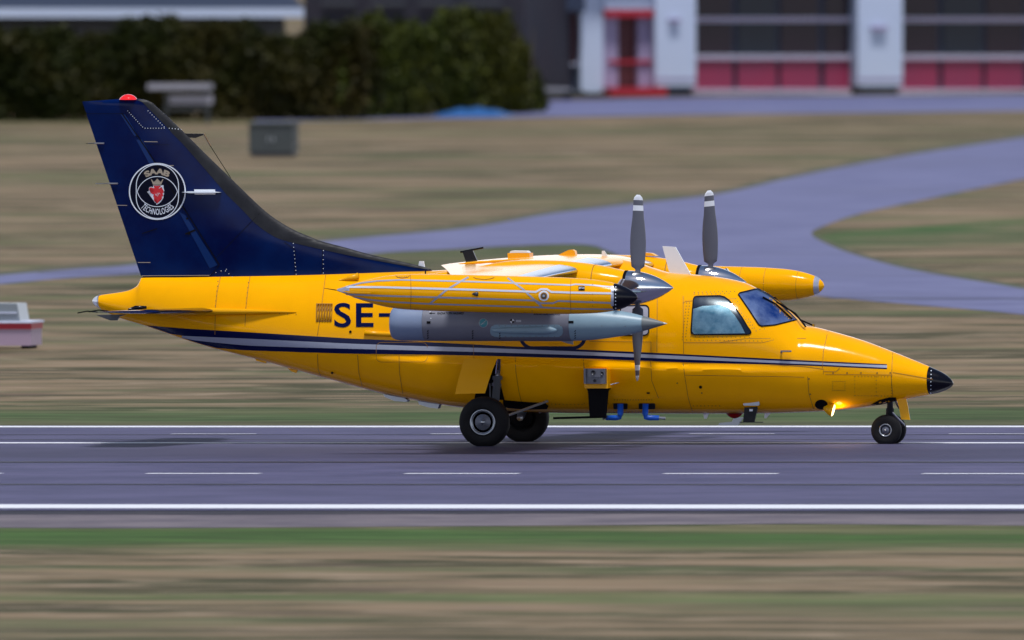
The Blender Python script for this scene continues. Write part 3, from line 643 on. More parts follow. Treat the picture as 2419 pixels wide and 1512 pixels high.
# ---- engines
for s in (-1, 1):
    zc = 2.185 if s < 0 else 2.160; y = s*2.28
    # nacelle: sections (x, z top, z bottom, half width)
    secs = [(-.95, 2.34, 2.30, .03), (-.6, 2.38, 2.22, .14), (0, 2.47, 2.08, .25), (.5, 2.555, 1.96, .32), (1.1, 2.56, 1.90, .345), (1.5, 2.53, 1.88, .34), (1.8, 2.485, 1.90, .315), (2.0, 2.44, 1.93, .275), (2.10, 2.415, 1.955, .245)]
    off = zc-2.185
    V = []; Fc = []; K = 32
    S2 = smooth_tab(secs, 5)
    for x, zt, zb, hw in S2:
        for k in range(K):
            t = 2*math.pi*k/K; c, sn = math.cos(t), math.sin(t); zz = (zt+zb)/2+(zt-zb)/2*math.copysign(abs(c)**.9, c)
            V.append(Vector((x, y+hw*math.copysign(abs(sn)**.85, sn), zz+off)))
    for i in range(len(S2)-1):
        for k in range(K): Fc.append((i*K+k, i*K+(k+1) % K, (i+1)*K+(k+1) % K, (i+1)*K+k))
    Fc.append(tuple(range(K))); Fc.append(tuple((len(S2)-1)*K+k for k in range(K)))
    nac = auto(mk('engine_nacelle', V, Fc, M['yellow'], AC), 50)
    # cowl seams as thin proud bands
    for xs in (1.72,):
        i0 = [S2[i] for i in range(len(S2)) if abs(S2[i][0]-xs) == min(abs(q[0]-xs) for q in S2)][0]
        V = []; Fc = []
        for dx in (-.006, .006):
            for k in range(K):
                t = 2*math.pi*k/K; c, sn = math.cos(t), math.sin(t)
                zz = (i0[1]+i0[2])/2+((i0[1]-i0[2])/2+.003)*math.copysign(abs(c)**.9, c)
                V.append(Vector((i0[0]+dx, y+(i0[3]+.003)*math.copysign(abs(sn)**.85, sn), zz+off)))
        for k in range(K): Fc.append((k, (k+1) % K, K+(k+1) % K, K+k))
        mk('cowl_seam', V, Fc, M['seam'], nac)
    V, Fc = lathe((2.10, y, zc), (2.135, y, zc), [(0, .238), (1, .238)], 40)
    mk('spinner_backplate', V, Fc, M['black_matt'], nac)
    mk('intake', *lathe((2.098, y, zc), (2.112, y, zc), [(0, .20), (1, .235)], 40), M['black_matt'], nac)
    pr_ = smooth_tab([(0, .232), (.12, .231), (.3, .215), (.5, .180), (.7, .128), (.87, .065), (.96, .024), (1, .003)], 5)
    prop = auto(mk('propeller', *lathe((2.137, y, zc), (2.765, y, zc), pr_, 56), M['chrome'], AC, label='polished spinner carrying four blades'), 60)
    ang0 = R(3 if s < 0 else -4)
    for k in range(4):
        a = ang0+k*math.pi/2
        rad = Vector((0, math.sin(a), math.cos(a))); tang = Vector((0, math.cos(a), -math.sin(a))); ax = Vector((1, 0, 0))
        def bl_mesh(r0, r1, n, grow=0):
            V = []; Fc = []; K = 14
            for i in range(n+1):
                r = r0+(r1-r0)*i/n; f = (r-.18)/(1.26-.18)
                ch = .085*(1-f)**2*.6+.105*math.sin(min(1, f*1.25+.12)*math.pi*.62)*(1 if f < .93 else math.sqrt(max(0, 1-((f-.93)/.075)**2))+.02); th = .040*(1-f)+.008
                if f < .1: ch = .035+.4*f*.1; th = .03
                tw = R(72-48*f)            # blade angle
                e1 = tang*math.cos(tw)+ax*math.sin(tw); e2 = -tang*math.sin(tw)+ax*math.cos(tw)
                for q in range(K):
                    t = 2*math.pi*q/K
                    V.append(Vector((2.27, y, zc))+rad*r+e1*(ch+grow)*math.cos(t)+e2*(th/2+grow)*math.sin(t))
            for i in range(n):
                for q in range(K): Fc.append((i*K+q, i*K+(q+1) % K, (i+1)*K+(q+1) % K, (i+1)*K+q))
            Fc.append(tuple(range(K))); Fc.append(tuple(n*K+q for q in range(K)))
            return V, Fc
        parts = bl_mesh(.18, 1.26, 30)
        bo = mk('blade', *parts, M['blade'], prop)
        # two pale tip bands baked as material slots
        me = bo.data; me.materials.append(M['white'])
        for p_ in me.polygons:
            rr_ = (p_.center-Vector((2.27, y, zc))).length
            if 1.20 < rr_ or 1.06 < rr_ < 1.13: p_.material_index = 1
    # exhaust under the nacelle rear
    mk('exhaust_pipe', *tube([(-.2, y, 2.12+off), (-.75, y, 2.20+off)], [.10, .085], 18), M['dark_metal'], nac)

# ---- jammer pod under the near wing
PY = -3.3
pprof = [(926, 30), (930, 36), (940, 40), (960, 41.5), (1006, 41.8), (1200, 41.8), (1340, 41.5), (1400, 38.5), (1440, 34), (1480, 27.5), (1519, 18), (1550, 9), (1568, 3.2), (1576, .4)]
A, B, pr, ypd = tank(((926, 763.5), (1576, 764.5)), pprof, PY, 'p')
def tt(px): return (px-926)/650
pod = auto(mk('underwing_pod', *lathe(A, B, seg(tt(1006), tt(1352)), 56), M['pod_grey'], AC, label='grey cylindrical pod slung under the wing'), 50)
auto(mk('pod_tail', *lathe(A, B, [(0, .004)]+seg(0, tt(1005.5)), 56), M['pod_blue'], pod), 50)
auto(mk('pod_nose', *lathe(A, B, seg(tt(1352.5), tt(1519)), 56), M['pod_nose'], pod), 50)
auto(mk('pod_cone', *lathe(A, B, seg(tt(1519.4), tt(1568)), 56), M['pod_tip'], pod), 50)
auto(mk('pod_tip', *lathe(A, B, seg(tt(1568.2), 1), 24), M['steel'], pod), 50)
mk('pod_pylon', *box((-.3, PY-.05, 1.9), (1.1, PY+.05, 2.38)), M['pod_grey'], pod, False)
P2 = dict(yfn=ypd, y0=-3.5)
paint('warning_lettering', [text_px('RADIATION HAZARD', 1033, 737.3, 1095, 743, .02, 1)], M['black_matt'], pod, off=.003, **P2)
paint('warning_lettering', [text_px('RADIATION HAZARD', 1261, 739, 1323, 744.7, .02, 1)], M['black_matt'], pod, off=.003, **P2)
paint('pod_markings', strip([(1018, 740.2), (1028, 740.2)], 1.4)+[[(1013.5, 740.2), (1019.5, 737.6), (1019.5, 742.8)]], M['black_matt'], pod, off=.003, **P2)
td = paint('service_disc', [circ(1142, 763, 9.8, 24)], M['teal'], pod, off=.003, **P2)
paint('service_disc_line', strip([(1136, 767), (1142, 763), (1148, 757)], 1.2), M['rim'], td, off=.006, **P2)
paint('service_disc_ring', strip(circ(1142, 763, 10.2, 28), 1.2, True), M['rim'], td, off=.006, **P2)
bw = paint('datum_mark', [circ(1210, 758.7, 5.2, 20)], M['white'], pod, off=.003, **P2)
def pie(a0, a1): return [(1210, 758.7)]+[(1210+5.2*math.cos(R(a0+(a1-a0)*k/5)), 758.7+5.2*math.sin(R(a0+(a1-a0)*k/5))) for k in range(6)]
paint('datum_mark_quarters', [pie(180, 270), pie(0, 90)], M['black_matt'], bw, off=.006, **P2)
paint('pod_markings', strip([(1219, 757), (1231, 757)], 1.1)+strip([(1219, 760), (1231, 760)], 1.1)+dots([(1018, 752), (1016, 737), (1240, 772)], 1.2), M['letter_white'], pod, off=.003, **P2)
tick = []
for x in (1012, 1118, 1182, 1360):
    for k in range(4): tick += strip([(x, 780+k*5.5), (x-2.5, 783.5+k*5.5)], 2)
paint('pod_ticks', tick+[[(1008, 759), (1017, 759), (1017, 765), (1008, 765)], [(1343, 758), (1355, 758), (1355, 764), (1343, 764)]], M['black_matt'], pod, off=.0035, **P2)
bp = paint('blister_base', [rrect(1158, 767, 1330, 796, 13, 6)], M['pod_nose'], pod, off=.003, **P2)
pa = conform([(1162, 780)], ypd, .0, -3.5)[0]; pb = conform([(1316, 780)], ypd, .0, -3.5)[0]
auto(mk('blister', *lathe(pa, pb, [(0, .006), (.06, .030), (.2, .045), (.5, .052), (.8, .058), (.9, .052), (.97, .028), (1, .004)], 24), M['pod_nose'], bp), 60)
paint('rivets', dots([(1165+k*14.5, 769.5) for k in range(12)]+[(1165+k*14.5, 794) for k in range(12)]+[(1422, 770), (1477, 771)], .9), M['rivet'], pod, off=.006, step=80, **P2)
mk('pod_fin', *slab([(1317, 803), (1354, 803), (1354, 814), (1340, 811)], PY, .02), M['pod_grey'], pod, False)

# ---- roof aerials
a = mk('blade_aerial', *slab([(1093, 594.5), (1117, 591), (1134, 630), (1105, 630)], -.15, .035), M['black'], AC, False, label='black T shaped aerial behind the wing')
mk('aerial_crossbar', *tube([at_y(1087.6, 595.6, -.15), at_y(1142, 585.2, -.15)], .013, 8), M['black'], a)
a = mk('roof_box', *slab([(1203, 597.5), (1255, 597.5), (1255.5, 610), (1240, 616), (1205, 622)], -.15, .22), M['yellow_trim'], AC, False)
mk('box_lid', *slab([(1208, 594), (1212, 592), (1247, 592.5), (1251, 597), (1208, 597)], -.15, .18), M['white'], a, False)
mk('roof_fairing', *slab([(1318, 604), (1330, 597.5), (1345, 590.5), (1354, 589.5), (1360, 593), (1362, 604)], -.1, .12), M['yellow_trim'], AC, False)
for py_, px_a, y_ in ((599, 1507, 2.28),):
    mk('nacelle_scoop', *slab([(px_a, 604), (px_a+4, 598.5), (px_a+14, 596.5), (px_a+34, 598), (px_a+46, 604.5)], y_, .16), M['yellow_trim'], AC, False)
mk('blade_aerial', *slab([(1422, 592.5), (1428, 592.5), (1436, 605), (1422, 605)], -.05, .02), M['white'], AC, False)
mk('blade_aerial', *slab([(1565.5, 581.5), (1596, 583.5), (1631.5, 648), (1582.6, 646)], -.02, .04), M['white'], AC, False, label='tall white swept aerial above the cockpit')
mk('blade_aerial', *slab([(991, 617), (1001, 617), (1005, 642), (987, 642)], 0.05, .04), M['white'], AC, False)
mk('roof_stud', *tube([at_y(1005, 647, -.35), at_y(1005, 640, -.35)], .01, 6), M['black_matt'], AC)

# ---- belly fittings
p = fus_pt(1415, 895, 0, -.9)
bx = mk('equipment_mount', *box((p.x-.165, -1.02, at_y(1415, 917, -.9).z), (p.x+.165, -.70, at_y(1415, 872, -.9).z)), M['yellow_trim'], AC, False)
zz0 = at_y(1415, 906, -1.0).z; zz1 = at_y(1415, 870.5, -1.0).z
mk('equipment_box', *merge(box((p.x-.15, -1.10, zz0), (p.x+.15, -1.022, zz1)), box((p.x-.08, -1.14, zz0+.09), (p.x+.09, -1.10, zz1-.02)), tube([(p.x-.13, -1.12, zz0), (p.x-.13, -1.12, zz1)], .018, 8)), M['disc'], bx, False)
for dx, dy_, dz, dr in ((-.01, -1.15, .15, .032), (.105, -1.115, .14, .02), (0, -1.112, .04, .02)):
    mk('equipment_dial', *tube([(p.x+dx, dy_, zz0+dz), (p.x+dx, dy_+.014, zz0+dz)], dr, 14), M['dark_metal'], bx)
ms = mk('belly_mast', *slab([(1386, 917), (1442, 917), (1437, 924), (1431.5, 984), (1394, 984), (1390, 924)], -.86, .06), M['black_matt'], AC, False)
mk('mast_rod', *tube([at_y(1307, 988, -.86), at_y(1433, 984.5, -.86)], .016, 10), M['black_matt'], ms)
mk('cable_stub', *tube([at_y(1443, 909, -.93), at_y(1452, 906, -.97), at_y(1462, 904, -.93)], .007, 6), M['rim'], AC)
for pts, tip, pc in (([(1465.5, 954), (1465.5, 978), (1463, 985), (1456, 987), (1432, 987)], (1424, 987.5), (1449, 951, 1483, 965)), ([(1525, 954), (1524, 978), (1526, 985), (1533, 987), (1557, 987)], (1571, 988), (1509, 951, 1548, 965))):
    el = mk('air_probe', *tube([at_y(a, b, -.72) for a, b in pts], [.042, .042, .040, .037, .034], 14), M['blue'], AC, label='blue angled air sampling probe')
    mk('probe_tip', *tube([at_y(pts[-1][0], 987, -.72), at_y(tip[0], tip[1], -.72), at_y(tip[0]*.98+pts[-1][0]*.02+(-1 if tip[0] < pts[-1][0] else 1), tip[1], -.72)], [.018, .024, .012], 12), M['rim'], el)
    paint('probe_plate', [rrect(*pc, 3)], M['boot'], fus, off=.012)
a = mk('belly_blade', *slab([(1760, 957), (1791, 957), (1782, 997), (1756, 997)], -.45, .045), M['boot'], AC, False)
mk('blade_mount', *slab(rrect(1758, 948, 1796, 958, 3), -.50, .12), M['rim'], a, False)
mk('blade_foot', *slab([(1748, 996.5), (1803, 996.5), (1803, 998.3), (1748, 998.3)], -.45, .06), M['boot'], a, False)
mk('blade_label', *slab([(1770.4, 966.5), (1778.5, 966.5), (1778, 971.5), (1770, 971.5)], -.475, .006), M['white'], a, False)
mk('belly_beacon', *lathe(at_y(1735, 975, 0), at_y(1735, 989, 0), [(0, .12), (.4, .10), (.8, .06), (1, .01)], 20), M['red_dark'], AC)
mk('hook_aerial', *slab([(1734, 986), (1757, 986), (1746, 1003), (1738, 1005), (1697, 1004), (1700, 999.5), (1730, 996)], 0, .03), M['rim'], AC, False)
mk('belly_fin', *slab([(1661, 975), (1676, 975), (1669, 989), (1664, 989)], -.1, .02), M['white'], AC, False)
mk('belly_fin', *slab([(1806, 974), (1822, 974), (1810, 988), (1806, 988)], -.1, .02), M['white'], AC, False)
for pts in ([(908, 931), (912, 937), (935, 947), (963, 949), (966, 945), (958, 940)], [(990, 947), (993, 955), (1015, 962), (1037, 965), (1041, 955)]):
    mk('belly_aerial', *slab(pts, -.05, .16), M['rim'], AC, False)
mk('belly_drain', *slab([(603, 846), (632, 854), (628, 858), (606, 852)], 0, .05), M['yellow_trim'], AC, False)
mk('belly_drain', *slab([(678, 868), (704, 875), (700, 881), (690, 878)], 0, .04), M['yellow_trim'], AC, False)
mk('pitot_probe', *merge(tube([fus_pt(1846, 832), fus_pt(1846, 832, .06)], .014, 8), tube([fus_pt(1843, 831, .06), fus_pt(1868, 833, .07)], .012, 8)), M['steel'], AC)
# landing lamp
lc = fus_pt(1941, 952, -.02, -.5)
paint('lamp_recess', [circ(1940, 955, 15, 20, 11.5)], M['black_matt'], fus, off=.006, y0=-.5)
la = fus_pt(1946, 960, .02, -.45); lb = la+Vector((.125, .012, -.035))
lh = mk('landing_lamp', *lathe(la, lb, [(0, .02), (.3, .055), (.7, .082), (1, .090)], 24), M['yellow_trim'], AC, label='lit landing lamp swung out of the nose')
dl = (lb-la).normalized()
mk('lamp_lens', *lathe(lb+dl*.002, lb+dl*.014, [(0, .084), (1, .07)], 24), M['lamp_on'], lh)
pt = bpy.data.lights.new('landing_lamp_light', 'POINT'); pt.energy = 2.2; pt.color = (1, .66, .25); pt.shadow_soft_size = .04
po = bpy.data.objects.new('landing_lamp_light', pt); COL.objects.link(po); po.parent = AC; po.location = lb+dl*.09+Vector((0, .0, .02))

# ---- wheels and gear
def wheel(c, r, wd, rimr, name, lab=None):
    c = Vector(c); h = wd/2
    V, Fc = lathe(c+Vector((0, -h, 0)), c+Vector((0, h, 0)), smooth_tab([(.10, rimr*.98), (.02, rimr*1.12), (.0, (r+rimr)/2), (.09, r*.90), (.22, r*.975), (.5, r), (.78, r*.975), (.91, r*.90), (1, (r+rimr)/2), (.98, rimr*1.12), (.9, rimr*.98)], 4), 56)
    for v in V:                      # flattened where it carries the load
        if v.z < .012: v.z = .012-(.012-v.z)*.15
    ty = auto(mk(name, V, Fc, M['tyre'], AC, label=lab), 60)
    y0 = c.y-h if c.y < 0 else c.y+h
    if c.y > 0: wd = -wd
    sg = 1 if wd > 0 else -1
    mk('rim', *lathe((c.x, y0+wd*.08, c.z), (c.x, y0-.004*sg, c.z), [(0, rimr*1.0), (.9, rimr*1.0), (1, rimr*.97), (.95, rimr*.88), (.2, rimr*.84), (0, rimr*.80)], 40), M['rim'], ty)
    mk('wheel_disc', *lathe((c.x, y0+wd*.16, c.z), (c.x, y0+.002*sg, c.z), [(0, rimr*.86), (.5, rimr*.86), (.35, rimr*.66), (.6, rimr*.60), (.6, rimr*.30), (1, rimr*.22)], 40), M['disc'], ty)
    mk('hub_cap', *lathe((c.x, y0+.03*sg, c.z), (c.x, y0-.02*sg, c.z), [(0, rimr*.22), (.6, rimr*.2), (1, rimr*.10)], 20), M['steel'], ty)
    return ty
wc = at_y(1140, 1000, -1.32)
WR = .347
wheel((wc.x, -1.20, WR-.004), WR, .24, .176, 'main_wheel', 'near main wheel with steel rim')
wheel((wc.x, 1.20, WR-.004), WR, .24, .168, 'main_wheel', 'far main wheel in the shade of the belly')
nx = at_y(2092, 1017, -.2).x
wheel((nx, -.15, .205), .21, .13, .087, 'nose_wheel', 'near nose wheel with pale rim')
wheel((nx, .15, .205), .21, .13, .087, 'nose_wheel', 'far nose wheel behind the near one')
for s in (-1, 1):
    xs = wc.x+.10; y = s*1.02
    st = mk('landing_gear_leg', *merge(tube([(xs+.03, s*.86, 1.18), (xs+.02, s*.93, .95)], .038, 16)), M['chrome'], AC)
    mk('leg_cylinder', *merge(tube([(xs+.02, s*.93, .95), (xs+.0, s*.97, .60)], .052, 16), tube([(xs+.02, s*.93, .96), (xs+.02, s*.935, .91)], .070, 16), tube([(xs+.015, s*.95, .86), (xs+.01, s*.955, .82)], .066, 16), tube([(xs, s*.97, .62), (wc.x, s*1.02, .36)], .06, 14), tube([(wc.x, s*.95, .347), (wc.x, s*1.2, .347)], .045, 14), tube([(xs-.08, s*.95, .86), (xs-.06, s*1.0, .55)], .012, 8)), M['rim'], st)
    mk('drag_brace', *tube([(wc.x+.26, s*1.0, .42), (wc.x+.80, s*.82, .62)], .018, 10), M['rim'], st)
    mk('brake_unit', *merge(lathe((wc.x, s*1.08, .347), (wc.x, s*1.0, .347), [(0, .15), (.6, .15), (1, .12)], 20), box((wc.x-.2, s*1.06-.03, .25), (wc.x-.1, s*1.06+.03, .42))), M['black_matt'], st)
# gear bay: shade of the opening painted as a flat dark patch
paint('wheel_bay_shade', [[(1160, 848), (1176.5, 847), (1179, 880), (1185, 915), (1192, 944), (1120, 944), (1130, 900)], [(1188, 944), (1230, 948), (1288, 951), (1296, 958), (1292, 966), (1240, 967), (1190, 962)]], M['black_matt'], fus, off=.006)
# gear door: a curved panel hanging from its hinge
V = []; Fc = []; N = 14
for side in (0, 1):
    for i in range(N+1):
        t = i/N; l = (1099+(1075-1099)*(t**.75), 847+84*t); r_ = (1176.5+(1146-1176.5)*(t**.8), 846.3+82.5*t)
        y = -.93-.20*math.sin(t*1.2)+side*.012
        V.append(at_y(l[0], l[1], y)); V.append(at_y(r_[0], r_[1], y))
for i in range(N):
    a = 2*i; b_ = a+2*(N+1); Fc += [(a, a+1, a+3, a+2), (b_, b_+2, b_+3, b_+1), (a, a+2, b_+2, b_), (a+1, b_+1, b_+3, a+3)]
e = 2*N; Fc += [(0, 2*(N+1), 2*(N+1)+1, 1), (e, e+1, e+1+2*(N+1), e+2*(N+1))]
auto(mk('gear_door', V, Fc, M['yellow_trim'], AC, label='open yellow main gear door'), 50)
# nose gear
nt_ = mk('nose_gear_leg', *merge(tube([(nx+.02, 0, .72), (nx+.02, 0, .48)], .042, 14), tube([(nx+.02, 0, .50), (nx+.015, 0, .40)], .055, 14), tube([(nx+.015, 0, .42), (nx, 0, .21)], .034, 12), tube([(nx, -.15, .205), (nx, .15, .205)], .028, 12)), M['dark_metal'], AC)
mk('torque_link', *merge(tube([(nx+.05, -.02, .44), (nx+.22, -.02, .27)], .016, 8), tube([(nx+.22, -.02, .27), (nx+.02, -.02, .20)], .016, 8)), M['steel'], nt_)
mk('steering_rod', *merge(tube([(nx-.12, -.03, .62), (nx+.14, -.03, .60)], .022, 8), tube([(nx+.06, -.05, .70), (nx+.16, -.05, .50)], .018, 8), tube([(nx-.22, -.05, .57), (nx-.08, -.05, .66)], .03, 8)), M['steel'], nt_)
paint('nose_gear_bay_shade', [[(2057, 955), (2075, 945), (2100, 938), (2116, 938), (2122, 945), (2100, 951), (2062, 959)]], M['black_matt'], fus, off=.006, y0=-.3)  # dark patch painted for the shade inside the nose bay
mk('nose_gear_door', *slab([(2117, 941), (2141, 942), (2145, 960), (2150, 992), (2129, 991), (2124, 962)], -.12, .014), M['yellow_trim'], AC, False)

# ================================================================== GROUND
def nmix(n, l, fac, a, b):
    x = n.new('ShaderNodeMix'); x.data_type = 'RGBA'
    for k, v in ((0, fac), (6, a), (7, b)):
        if isinstance(v, (tuple, float, int)): x.inputs[k].default_value = v if k == 0 else (*v, 1)
        else: l(v, x.inputs[k])
    return x.outputs[2]
def noise(n, l, vec, scale, detail=5, rough=.6):
    z = n.new('ShaderNodeTexNoise'); z.inputs['Scale'].default_value = scale; z.inputs['Detail'].default_value = detail; z.inputs['Roughness'].default_value = rough
    l(vec, z.inputs['Vector']); return z.outputs[0]
def rng(n, l, v, a, b, c=0, d=1):
    r = n.new('ShaderNodeMapRange'); r.clamp = True
    for i, q in enumerate((a, b, c, d)): r.inputs[i+1].default_value = q
    l(v, r.inputs[0]); return r.outputs[0]
def mth(n, l, op, a, b):
    x = n.new('ShaderNodeMath'); x.operation = op
    for i, v in enumerate((a, b)):
        if isinstance(v, (float, int)): x.inputs[i].default_value = v
        else: l(v, x.inputs[i])
    return x.outputs[0]
def gy(py): return G(1209, py).y
def grass_mat():
    m = bpy.data.materials.new('grass'); m.use_nodes = True; n = m.node_tree.nodes; l = m.node_tree.links.new; b = n['Principled BSDF']
    b.inputs['Roughness'].default_value = .9; b.inputs['Specular IOR Level'].default_value = .1
    t = n.new('ShaderNodeTexCoord'); v = t.outputs['Object']
    mpp = n.new('ShaderNodeMapping'); mpp.inputs['Scale'].default_value = (.38, 1, 1); l(v, mpp.inputs[0]); v2 = mpp.outputs[0]
    c = nmix(n, l, rng(n, l, noise(n, l, v2, .42, 6, .55), .42, .58), (.215, .158, .100), (.050, .050, .024))
    c = nmix(n, l, rng(n, l, noise(n, l, v2, 1.3, 5, .6), .52, .66), c, (.28, .215, .15))
    c = nmix(n, l, rng(n, l, noise(n, l, v2, .17, 5, .6), .52, .64, 0, .8), c, (.085, .105, .045))
    c = nmix(n, l, rng(n, l, noise(n, l, v2, .7, 4, .6), .56, .68, 0, .75), c, (.13, .09, .07))
    # green verges running beside the paved strips
    s = n.new('ShaderNodeSeparateXYZ'); l(v, s.inputs[0])
    wob = mth(n, l, 'ADD', s.outputs[1], mth(n, l, 'MULTIPLY', mth(n, l, 'SUBTRACT', noise(n, l, v2, .30, 5, .6), .5), 9.0))
    gn = rng(n, l, noise(n, l, v2, 1.1, 6, .65), .40, .68)
    gm = rng(n, l, noise(n, l, v2, .8, 5, .6), .36, .52)
    for py, hw, col, am in ((1268, 4.6, (.030, .070, .016), .92), (984, 5.2, (.035, .065, .022), .85), (1415, 1.5, (.06, .10, .03), .5), (1345, 1.2, (.05, .08, .03), .4), (1004, 2.0, (.05, .055, .03), .7)):
        d = mth(n, l, 'ABSOLUTE', mth(n, l, 'SUBTRACT', wob, gy(py)), 0)
        gc = nmix(n, l, gn, col, tuple(q*1.9 for q in col))
        c = nmix(n, l, mth(n, l, 'MULTIPLY', rng(n, l, d, hw*.3, hw*1.4, 1, 0), am), c, gc)
    for px, py, rx, ry, col in ((2080, 556, 1.3, 16, (.025, .075, .018)), (2300, 560, 2.6, 10, (.05, .07, .03)), (1250, 596, 3.0, 9, (.05, .065, .03)), (560, 640, 3, 6, (.045, .06, .03))):
        g = G(px, py); ex = mth(n, l, 'DIVIDE', mth(n, l, 'SUBTRACT', s.outputs[0], g.x), rx); ey = mth(n, l, 'DIVIDE', mth(n, l, 'SUBTRACT', wob, g.y), ry)
        d = mth(n, l, 'ADD', mth(n, l, 'MULTIPLY', ex, ex), mth(n, l, 'MULTIPLY', ey, ey))
        c = nmix(n, l, mth(n, l, 'MULTIPLY', rng(n, l, d, .2, 1.6, 1, 0), gm), c, nmix(n, l, gn, col, tuple(q*1.9 for q in col)))
    l(c, b.inputs['Base Color'])
    return m
def asphalt_mat(name, c1, c2, streak=True, rough=.75):
    m = bpy.data.materials.new(name); m.use_nodes = True; n = m.node_tree.nodes; l = m.node_tree.links.new; b = n['Principled BSDF']
    b.inputs['Roughness'].default_value = rough; b.inputs['Specular IOR Level'].default_value = .25
    t = n.new('ShaderNodeTexCoord'); v = t.outputs['Object']
    c = nmix(n, l, rng(n, l, noise(n, l, v, .5, 6, .65), .40, .62), c1, c2)
    c = nmix(n, l, rng(n, l, noise(n, l, v, .09, 4, .6), .50, .68, 0, .6), c, tuple(q*.7 for q in c1))
    c = nmix(n, l, rng(n, l, noise(n, l, v, 14, 3, .6), .45, .75, 0, .25), c, tuple(q*.6 for q in c1))
    if streak:     # paving lanes and tyre rubber laid down along the runway
        mp_ = n.new('ShaderNodeMapping'); mp_.inputs['Scale'].default_value = (.004, 1.0, 1); l(v, mp_.inputs[0])
        c = nmix(n, l, rng(n, l, noise(n, l, mp_.outputs[0], 1.1, 6, .75), .45, .72, 0, .55), c, tuple(q*.55 for q in c1))
        s = n.new('ShaderNodeSeparateXYZ'); l(v, s.inputs[0])
        d = mth(n, l, 'ABSOLUTE', mth(n, l, 'SUBTRACT', s.outputs[1], (gy(1054)+gy(1092))/2), 0); hh = abs(gy(1054)-gy(1092))/2
        c = nmix(n, l, rng(n, l, d, hh*.5, hh*1.1, .55, 0), c, tuple(q*.35 for q in c1))
    l(c, b.inputs['Base Color']); return m
M['grass'] = grass_mat()
M['asphalt'] = asphalt_mat('runway asphalt', (.092, .089, .180), (.060, .061, .130))
M['taxi'] = asphalt_mat('taxiway asphalt', (.150, .160, .30), (.108, .116, .235), False)
M['line'] = mat('white line paint', (.72, .74, .82), .6)
M['groove'] = mat('joint sealer', (.014, .015, .03), .6)
def sheet(name, pts, z, mt):
    bm = bmesh.new(); vs = [bm.verts.new((p[0], p[1], z)) for p in pts]; es = [bm.edges.new((vs[i], vs[(i+1) % len(vs)])) for i in range(len(vs))]
    bmesh.ops.triangle_fill(bm, edges=es, use_beauty=True, use_dissolve=False)
    for f in bm.faces:
        if f.normal.z < 0: f.normal_flip()
    me = bpy.data.meshes.new(name); bm.to_mesh(me); bm.free(); ob = bpy.data.objects.new(name, me); COL.objects.link(ob); me.materials.append(mt)
    ob['kind'] = 'structure'; return ob
sheet('ground', [(-1500, -600), (1500, -600), (1500, 2500), (-1500, 2500)], 0, M['grass'])
def ystrip(name, pya, pyb, z, mt, x0=-400, x1=400):
    a, b_ = gy(pya), gy(pyb); return sheet(name, [(x0, min(a, b_)), (x1, min(a, b_)), (x1, max(a, b_)), (x0, max(a, b_))], z, mt)
# runway: shoulder, asphalt, lines
M['shoulder'] = asphalt_mat('runway shoulder', (.10, .085, .11), (.17, .145, .165), False)
M['shoulder_dark'] = asphalt_mat('shoulder edge', (.022, .022, .038), (.04, .036, .05), False)
def wavy(name, pya, pyb, z, mt, amp, freq):
    a, b_ = gy(pya), gy(pyb); lo_, hi = min(a, b_), max(a, b_); P = [(-300, hi), ]
    P = [(-300+i*4, lo_+amp*math.sin(i*freq)*.6+amp*math.sin(i*freq*2.7+1)*.4+random.uniform(-.3, .3)) for i in range(151)]
    return sheet(name, P+[(300, hi), (-300, hi)], z, mt)
wavy('shoulder_strip', 1244, 1207, .004, M['shoulder'], 1.6, .9)
wavy('shoulder_edge', 1216, 1207, .008, M['shoulder_dark'], .5, .5)
ystrip('runway', 1008, 1209, .016, M['asphalt'])
ystrip('edge_line_near', 1195.5, 1204.5, .020, M['line'])
ystrip('edge_line_far', 1009.2, 1012.6, .020, M['line'])
ystrip('lane_line', 1048.2, 1050.6, .020, M['line'])
for py, t in ((1030, .5), (1095, 2.6), (1148, 2.4), (1042, .6)):
    ystrip('pavement_joint', py-t/2-.2, py+t/2, .020, M['groove'])
for k in range(-3, 8):
    a = 345+k*612
    for py, t, q0_, q1_ in ((1122, 1.5, 0, 270), (1028, .6, 60, 260)):
        p0 = G(a+q0_, py); p1 = G(a+q1_, py); ya, yb = gy(py-t/2), gy(py+t/2)
        sheet('centre_dash', [(p0.x, yb), (p1.x, yb), (p1.x, ya), (p0.x, ya)], .020, M['line'])
# taxiway
def cat(pts, n=6): return smooth_tab(pts, n)
upc = cat([(-300, 678), (0, 651), (188, 635.5), (327, 625), (760, 572), (1100, 540), (1300, 506), (1500, 482), (1698, 459), (1880, 418), (2131, 369.5), (2419, 325.5), (2750, 275)])
isl = cat([(2750, 360), (2419, 423), (2193, 470), (2036, 504), (1945, 535), (1918, 555), (1974, 586), (2068, 617), (2193, 645.5), (2419, 683), (2750, 740)])
lwc = cat([(2750, 790), (2419, 744), (2131, 718), (1927, 699), (1700, 664), (1520, 625), (1440, 595), (1400, 581), (1328, 577), (1182, 583), (1017, 592), (876, 600), (600, 628), (333, 647), (169, 656.5), (0, 672), (-300, 702)])
sheet('taxiway', [G(*p)[:2] for p in upc+isl+lwc], .006, M['taxi'])
